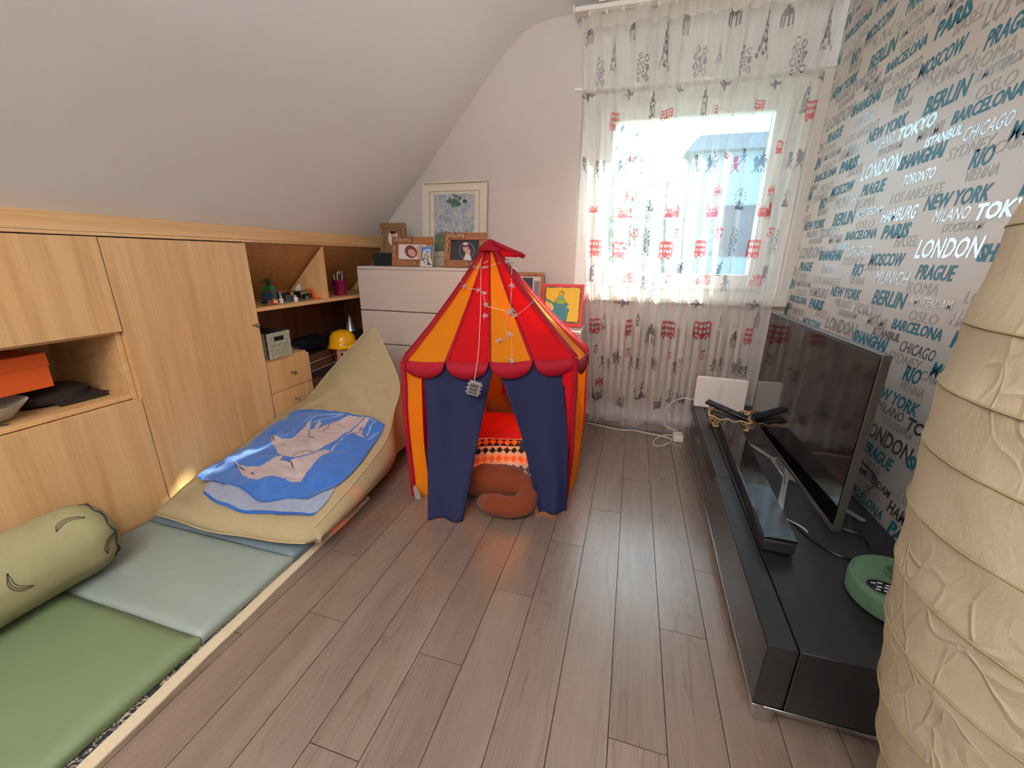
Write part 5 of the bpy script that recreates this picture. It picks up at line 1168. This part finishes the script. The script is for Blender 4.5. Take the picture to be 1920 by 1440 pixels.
q = MB(); q.box(-2.20, -2.08, 2.02, 2.40, .473, .56); single('dark_bag', q, cloth('dark_bag_cloth', '#15141c', wrinkle=.4), 'dark folded bag lying on the patterned storage box', 'bag', bevel=.03, seg=4)
q = MB(); q.prism([(0, 0), (.10, 0), (.085, .10), (.0, .13)], (-2.035, 1.985, .43), (.05, .99, 0), (0, 0, 1), .003); q.prism([(.02, .01), (.075, .01), (.05, .055)], (-2.031, 1.986, .43), (.05, .99, 0), (0, 0, 1), -.002, 1); single('wrapped_booklet', q, [plain('booklet_dark', '#3d2026', .5), plain('booklet_white', '#c9bfbc', .5)], 'dark red booklet with a white corner sticking out beside the storage box', 'booklet')
q = MB(); q.box(-2.02, -1.90, 1.965, 2.20, .021, .30); single('cardboard_box', q, wood('card_brown', '#5a3c22', '#69482b', '#755234', 'Y', .8), 'brown cardboard box low on the floor of the shelf bay', 'box', bevel=.003)

fg_ = thing('toy_figure', 'big plastic toy figure with a yellow safety helmet behind the bean bag', 'toy figure', (-1.965, 2.36, .021))
M_skin = plain('toy_skin', '#d3a184', .4, var=.02); M_hel = plain('helmet_yellow', '#eaa90c', .18, var=.02); M_tw_ = plain('toy_white', '#d8d0c4', .35); M_hair = plain('toy_hair', '#6d2a14', .4)
FC = Vector((-1.955, 2.40, .028))
q = MB(); q.lathe([(.001, .335), (.035, .338), (.060, .36), (.068, .395), (.068, .44), (.060, .47), (.001, .48)], (FC.x, FC.y, FC.z), 32, cap=False); hd_ = part('head', q, M_skin, fg_)
Fd = Vector((.80, -.60, 0)); Sd = Vector((.60, .80, 0))
q = MB()
for s in (-1, 1): q.ball(FC+Fd*.0645+Sd*(s*.026-.004)+Vector((0, 0, .405)), (.0085, .0085, .011))
q.tube([FC+Fd*.067+Sd*x+Vector((0, 0, .372-.006*(1-(x/.02)**2))) for x in np.linspace(-.022, .016, 8)], .0022, 6); part('face', q, plain('toy_black', '#140e0c', .4), hd_)
q = MB(); q.lathe([(.0695, .375), (.074, .395), (.074, .455), (.06, .48)], (FC.x, FC.y, FC.z), 32, cap=False)
q.f = [f for f in q.f if sum(((Vector(q.v[i])-FC).to_2d().normalized() @ Fd.to_2d()) for i in f)/len(f) < .62]; q.m = [0]*len(q.f); part('hair', q, M_hair, hd_)
q = MB(); q.lathe([(.078, .452), (.104, .448), (.106, .453), (.092, .462), (.090, .490), (.083, .525), (.062, .553), (.03, .567), (.001, .570)], (FC.x, FC.y, FC.z), 40, cap=False)
q.v = [tuple(Vector(p)+Fd*(.028*max(0, (Vector(p)-FC).to_2d().normalized() @ Fd.to_2d()) if p[2] < .456 else 0)-Vector((0, 0, .010 if p[2] < .456 and (Vector(p)-FC).to_2d() @ Fd.to_2d() > .05 else 0))) for p in q.v]
hl = part('helmet', q, M_hel, fg_, angle=60)
q = MB(); q.tube([FC+Fd*x+Vector((0, 0, z)) for x, z in ((.094, .468), (.092, .492), (.084, .527), (.062, .556), (.03, .570), (0, .573), (-.05, .560), (-.085, .52))], .005, 8, flat=.5)
sc_ = part('helmet_ridge', q, M_hel, hl)
q = MB(); q.tube([FC+(Fd*math.cos(a)+Sd*math.sin(a))*.0925+Vector((0, 0, .478+.003*math.sin(i*2.3))) for i, a in enumerate(np.linspace(-.35, .85, 30))], .0011, 5); part('signature', q, plain('toy_black', '#140e0c', .4), hl, label='scribbled black signature')
q = MB(); q.lathe([(.085, .05), (.088, .10), (.080, .25), (.055, .318), (.03, .337)], (FC.x, FC.y, FC.z), 28); part('torso', q, M_tw_, fg_)
for s in (-1, 1):
    q = MB(); q.tube([FC+Sd*(s*.062)+Vector((0, 0, .29)), FC+Sd*(s*.105)+Fd*.01+Vector((0, 0, .25)), FC+Sd*(s*.115)+Fd*.04+Vector((0, 0, .17))], [.03, .032, .026], 12); part('arm', q, M_tw_, fg_)
    q = MB(); q.tube([FC+Sd*(s*.042)+Vector((0, 0, .0)), FC+Sd*(s*.042)+Vector((0, 0, .10))], .036, 14); part('leg', q, plain('toy_blue', '#2d3d66', .4), fg_)
q = MB(); q.lathe([(.040, .0), (.002, .125)], (-2.06, 2.635, .545), 24); q.v = [(x+(z-.545)*.0, y, z) for x, y, z in q.v]
q2 = MB(); pc = thing('party_hat', 'sparkling silver cone party hat standing behind the toy figure', 'party hat', (-2.06, 2.635, .545)); part('cone', q, N('silver_glitter').set(Roughness=.35, Metallic=.7, Base_Color=(.62, .60, .62, 1)).m, pc)
q = MB(); q.box(-2.20, -2.02, 2.53, 2.74, .021, .544); single('tall_dark_box', q, M_dbx, 'tall dark box in the back corner carrying the party hat', 'box', bevel=.003)

# toys on the upper shelf
SZ = .8365
BR_ = {k: plain('brick_'+k, c_, .3, var=.02) for k, c_ in dict(green='#1f6b35', dkgreen='#24402a', black='#17191d', grey='#55585c', lgrey='#9a9c9c', white='#e6e2da', brown='#6b3f22', tan='#c3a473', orange='#e8561f', red='#b3201f', slate='#33475a', lime='#5aa53a').items()}
def bricks(name, lst, label, cat, base=(0, 0, 0), rot=0.0, group=None):
    """lst of (part name, colour, boxes); each box (x, y, z, sx, sy, sz) with studs on top"""
    t_ = thing(name, label, cat, base, rot, group)
    for pn, col, bxs in lst:
        q = MB()
        for x, y, z, sx, sy, sz in bxs:
            q.box(x-sx/2, x+sx/2, y-sy/2, y+sy/2, z, z+sz)
            for i in range(max(1, int(sx/.008))):
                for j in range(max(1, int(sy/.008))):
                    if sx*sy < .002: q.lathe([(.0024, 0), (.0024, .0017)], (x-sx/2+(i+.5)*sx/max(1, int(sx/.008)), y-sy/2+(j+.5)*sy/max(1, int(sy/.008)), z+sz), 7)
        part(pn, q, BR_[col], t_, local=True, smooth=False)
    return t_
bricks('brick_castle', [('base_plate', 'black', [(0, 0, 0, .07, .11, .008), (.0, .02, .0085, .055, .07, .045)]), ('rock_wall', 'slate', [(.028, -.03, .0085, .012, .045, .06), (.030, .01, .0085, .010, .02, .04), (-.01, -.03, .0085, .05, .03, .05)]), ('roof', 'green', [(.0, -.015, .069, .055, .065, .012), (.005, -.018, .0825, .04, .045, .010)]), ('tree_top', 'dkgreen', [(.0, -.015, .094, .018, .018, .016), (0, -.015, .1115, .045, .045, .008), (.006, -.02, .121, .028, .030, .010)]), ('pillar', 'lgrey', [(.034, .035, .0085, .010, .010, .05), (.034, .048, .0085, .008, .008, .05)])], 'brick-built green castle with a tree on top, left on the upper shelf', 'toy castle', (-1.985, 1.885, SZ), .35)
bricks('brick_market_stall', [('crate', 'brown', [(0, 0, 0, .035, .075, .006), (.015, -.0, .0065, .005, .07, .02)]), ('plate', 'lime', [(.006, .028, .0265, .022, .018, .004)]), ('panel', 'orange', [(.019, .02, .006, .003, .03, .022)]), ('tile', 'white', [(.0215, .012, .012, .002, .008, .010), (.0215, .028, .012, .002, .008, .010)])], 'tiny brown and orange brick stall in front of the castle', 'toy stall', (-1.885, 1.775, SZ), .1)
bricks('brick_house', [('base_plate', 'grey', [(0, 0, 0, .055, .085, .006)]), ('wall', 'black', [(-.012, 0, .0065, .025, .06, .045)]), ('stone', 'grey', [(.012, -.025, .0065, .02, .02, .03), (.014, .02, .0065, .015, .02, .025)]), ('roof', 'brown', [(-.008, 0, .053, .035, .07, .008)]), ('step', 'white', [(.024, .03, .0065, .008, .012, .008)])], 'dark brick house ruin standing between the castle and the lookout', 'toy house', (-1.955, 1.974, SZ), .3)
def minifig(base, rot, label):
    t_ = thing('minifigure', label, 'toy minifigure', base, rot, 'white minifigures on the upper shelf')
    W_ = BR_['white']; q = MB(); q.box(-.004, .004, -.0078, -.0004, 0, .013); part('leg', q, W_, t_, local=True); q = MB(); q.box(-.004, .004, .0004, .0078, 0, .013); part('leg', q, W_, t_, local=True)
    q = MB(); q.hexa([(-.004, -.008, .0135), (.004, -.008, .0135), (.004, .008, .0135), (-.004, .008, .0135), (-.004, -.006, .026), (.004, -.006, .026), (.004, .006, .026), (-.004, .006, .026)]); part('torso', q, W_, t_, local=True)
    for s in (-1, 1): q = MB(); q.tube([(0, s*.0075, .025), (.002, s*.0105, .019), (.006, s*.0105, .015)], .0026, 7); part('arm', q, W_, t_, local=True)
    q = MB(); q.lathe([(.003, .0262), (.005, .028), (.0056, .033), (.005, .037), (.001, .038)], n=14); part('head', q, W_, t_, local=True)
    q = MB(); q.ball((.0052, -.002, .033), .0012, 0, 8); q.ball((.0052, .002, .033), .0012, 0, 8); part('face', q, BR_['black'], t_, local=True)
    return t_
minifig((-1.902, 1.868, SZ+.0003), -.6, 'white minifigure standing in front of the brick castle')
minifig((-1.888, 1.960, SZ+.0003), -.4, 'white minifigure standing in front of the dark brick house')
bricks('brick_lookout', [('base_plate', 'grey', [(0, 0, 0, .07, .12, .006)]), ('deck', 'dkgreen', [(0, -.01, .0505, .06, .08, .006), (.015, .045, .0065, .03, .025, .03)]), ('tower', 'black', [(-.015, -.02, .0065, .025, .03, .0435), (.01, .02, .0065, .03, .03, .025)]), ('white_blossom', 'white', [(.002, -.03, .0575, .022, .026, .012), (.004, -.038, .0705, .016, .014, .010), (-.002, -.018, .0705, .016, .016, .014), (.008, -.028, .0855, .012, .012, .008)]), ('mast', 'lgrey', [(.024, .052, .0065, .008, .008, .030), (.026, .008, .0065, .010, .014, .012)])], 'brick lookout with a white blossom-like top right of the castle', 'toy lookout', (-1.945, 2.070, SZ), .2)
t_ = thing('toy_plane', 'bright orange folded plastic toy leaning near the shelf divider', 'toy', (-1.93, 2.159, SZ))
q = MB(); q.hexa([(-1.945, 2.149, SZ+.006), (-1.915, 2.149, SZ+.006), (-1.915, 2.164, SZ+.004), (-1.945, 2.164, SZ+.004), (-1.940, 2.122, SZ+.062), (-1.922, 2.122, SZ+.062), (-1.922, 2.134, SZ+.064), (-1.940, 2.134, SZ+.064)]); part('upright', q, BR_['orange'], t_, bevel=.002)
q = MB(); q.hexa([(-1.95, 2.132, SZ+.0005), (-1.905, 2.132, SZ+.0005), (-1.895, 2.180, SZ+.0005), (-1.955, 2.180, SZ+.0005), (-1.95, 2.132, SZ+.0055), (-1.905, 2.132, SZ+.0055), (-1.895, 2.180, SZ+.0075), (-1.955, 2.180, SZ+.0075)]); part('wing', q, BR_['orange'], t_, bevel=.001)
pcx, pcy = -1.945, 2.425
q = MB(); q.lathe([(.040, 0), (.0505, .098), (.052, .100), (.0485, .098), (.038, .004), (.001, .004)], (pcx, pcy, SZ+.0003), 36, cap=False); q.lathe([(.001, 0), (.040, 0)], (pcx, pcy, SZ+.0003), 36, cap=False); single('pencil_cup', q, plain('plum_metal', '#7c1240', .3, .2, bump=.25, bscale=60), 'plum red metal cup full of pens on the shelf right of the divider', 'pencil cup')
for i, (dx, dy, lx, ly, hh, col, lb) in enumerate(((-.016, -.020, -.012, -.034, .140, '#d9d4cf', 'white pen leaning left in the plum cup'), (.010, -.024, .016, -.036, .135, '#cfc6bb', 'pale pen at the front left of the plum cup'), (-.004, -.004, 0, -.012, .155, '#b5502f', 'reddish brown pencil in the middle of the plum cup'), (.014, .010, .016, .014, .160, '#8a86a6', 'thick lilac marker in the plum cup'), (-.012, .018, -.018, .030, .162, '#3a3a52', 'dark pen with a white tip at the right of the plum cup'))):
    t_ = thing('pen', lb, 'pen', (pcx+dx, pcy+dy, SZ+.006), 0, 'pens in the plum cup'); a, b = Vector((pcx+dx*.9, pcy+dy*.9, SZ+.0055)), Vector((pcx+lx, pcy+ly, SZ+hh)); r = .0055 if i == 3 else .004
    q = MB(); q.tube([a, a+(b-a)*.86], r, 10); part('barrel', q, plain('pen_%d' % i, col, .4), t_)
    q = MB(); q.tube([a+(b-a)*.862, b], [r*.95, r*.5], 10); part('tip', q, M_white if i != 3 else plain('pen_cap', '#6a6690', .4), t_)
q = MB(); q.box(-1.925, -1.885, 2.195, 2.245, SZ+.0003, SZ+.024); q.box(-1.926, -1.884, 2.194, 2.246, SZ+.0245, SZ+.034); single('red_tin', q, [BR_['red']], 'small red tin box on the shelf beside the divider', 'box', bevel=.002)

# ------------------------------------------------------------------ outside the window
q = MB(); q.box(-30, 30, 3.6, 60, -3.2, -3.0); struct('ground_outside', q, plain('grass_outside', '#7d8a6a', .9, scale=2), smooth=False)
nb = thing('neighbour_house', 'pale grey-blue house seen through the right part of the window', 'house', (4.6, 15.5, -3.0))
q = MB(); q.box(1.35, 9.0, 13.0, 19.0, -3.0, 3.8); part('wall', q, plain('house_wall', '#8fa5b8', .8, scale=1), nb)
q = MB(); q.prism([(1.0, 3.80), (9.4, 3.80), (9.0, 4.15), (1.3, 4.15)], (0, 12.7, 0), (1, 0, 0), (0, 0, 1), -6.6); part('roof', q, plain('roof_slate', '#6d7a88', .7, scale=2), nb)
for x in (2.2, 3.6, 5.2):
    q = MB(); q.box(x, x+.8, 12.96, 13.0, 1.2, 2.5); part('house_window', q, plain('house_pane', '#3f4d5c', .2), nb)
M_leaf = plain('leaf_green', '#6f8a78', .8, var=.3, scale=3); M_bark = plain('bark', '#4a3d33', .9)
def tree(x, y, h, r, seed, label):
    rr = random.Random(seed); t_ = thing('garden_tree', label, 'tree', (x, y, -3.0), 0, 'trees outside the window')
    q = MB(); q.tube([(x, y, -3.0), (x+.1, y, -1), (x, y, h*.6-1)], [.18, .14, .06], 8); part('trunk', q, M_bark, t_)
    q = MB()
    for _ in range(900):
        a, b, c_ = rr.gauss(0, .5), rr.gauss(0, .5), rr.gauss(0, .5); p = Vector((x+a*r, y+b*r, h-1.6+c_*r*1.2)); s = rr.uniform(.08, .16)
        d = Vector((rr.gauss(0, 1), rr.gauss(0, 1), rr.gauss(0, 1))).normalized(); e = d.orthogonal().normalized()
        q.add([p-d*s, p+e*s*.5, p+d*s, p-e*s*.5], [(0, 1, 2, 3)])
    part('crown', q, M_leaf, t_, smooth=False)
tree(-1.0, 11.0, 3.6, 1.1, 1, 'leafy tree outside at the left edge of the window'); tree(.75, 12.0, 3.2, .9, 2, 'smaller leafy tree outside just left of the neighbour house')
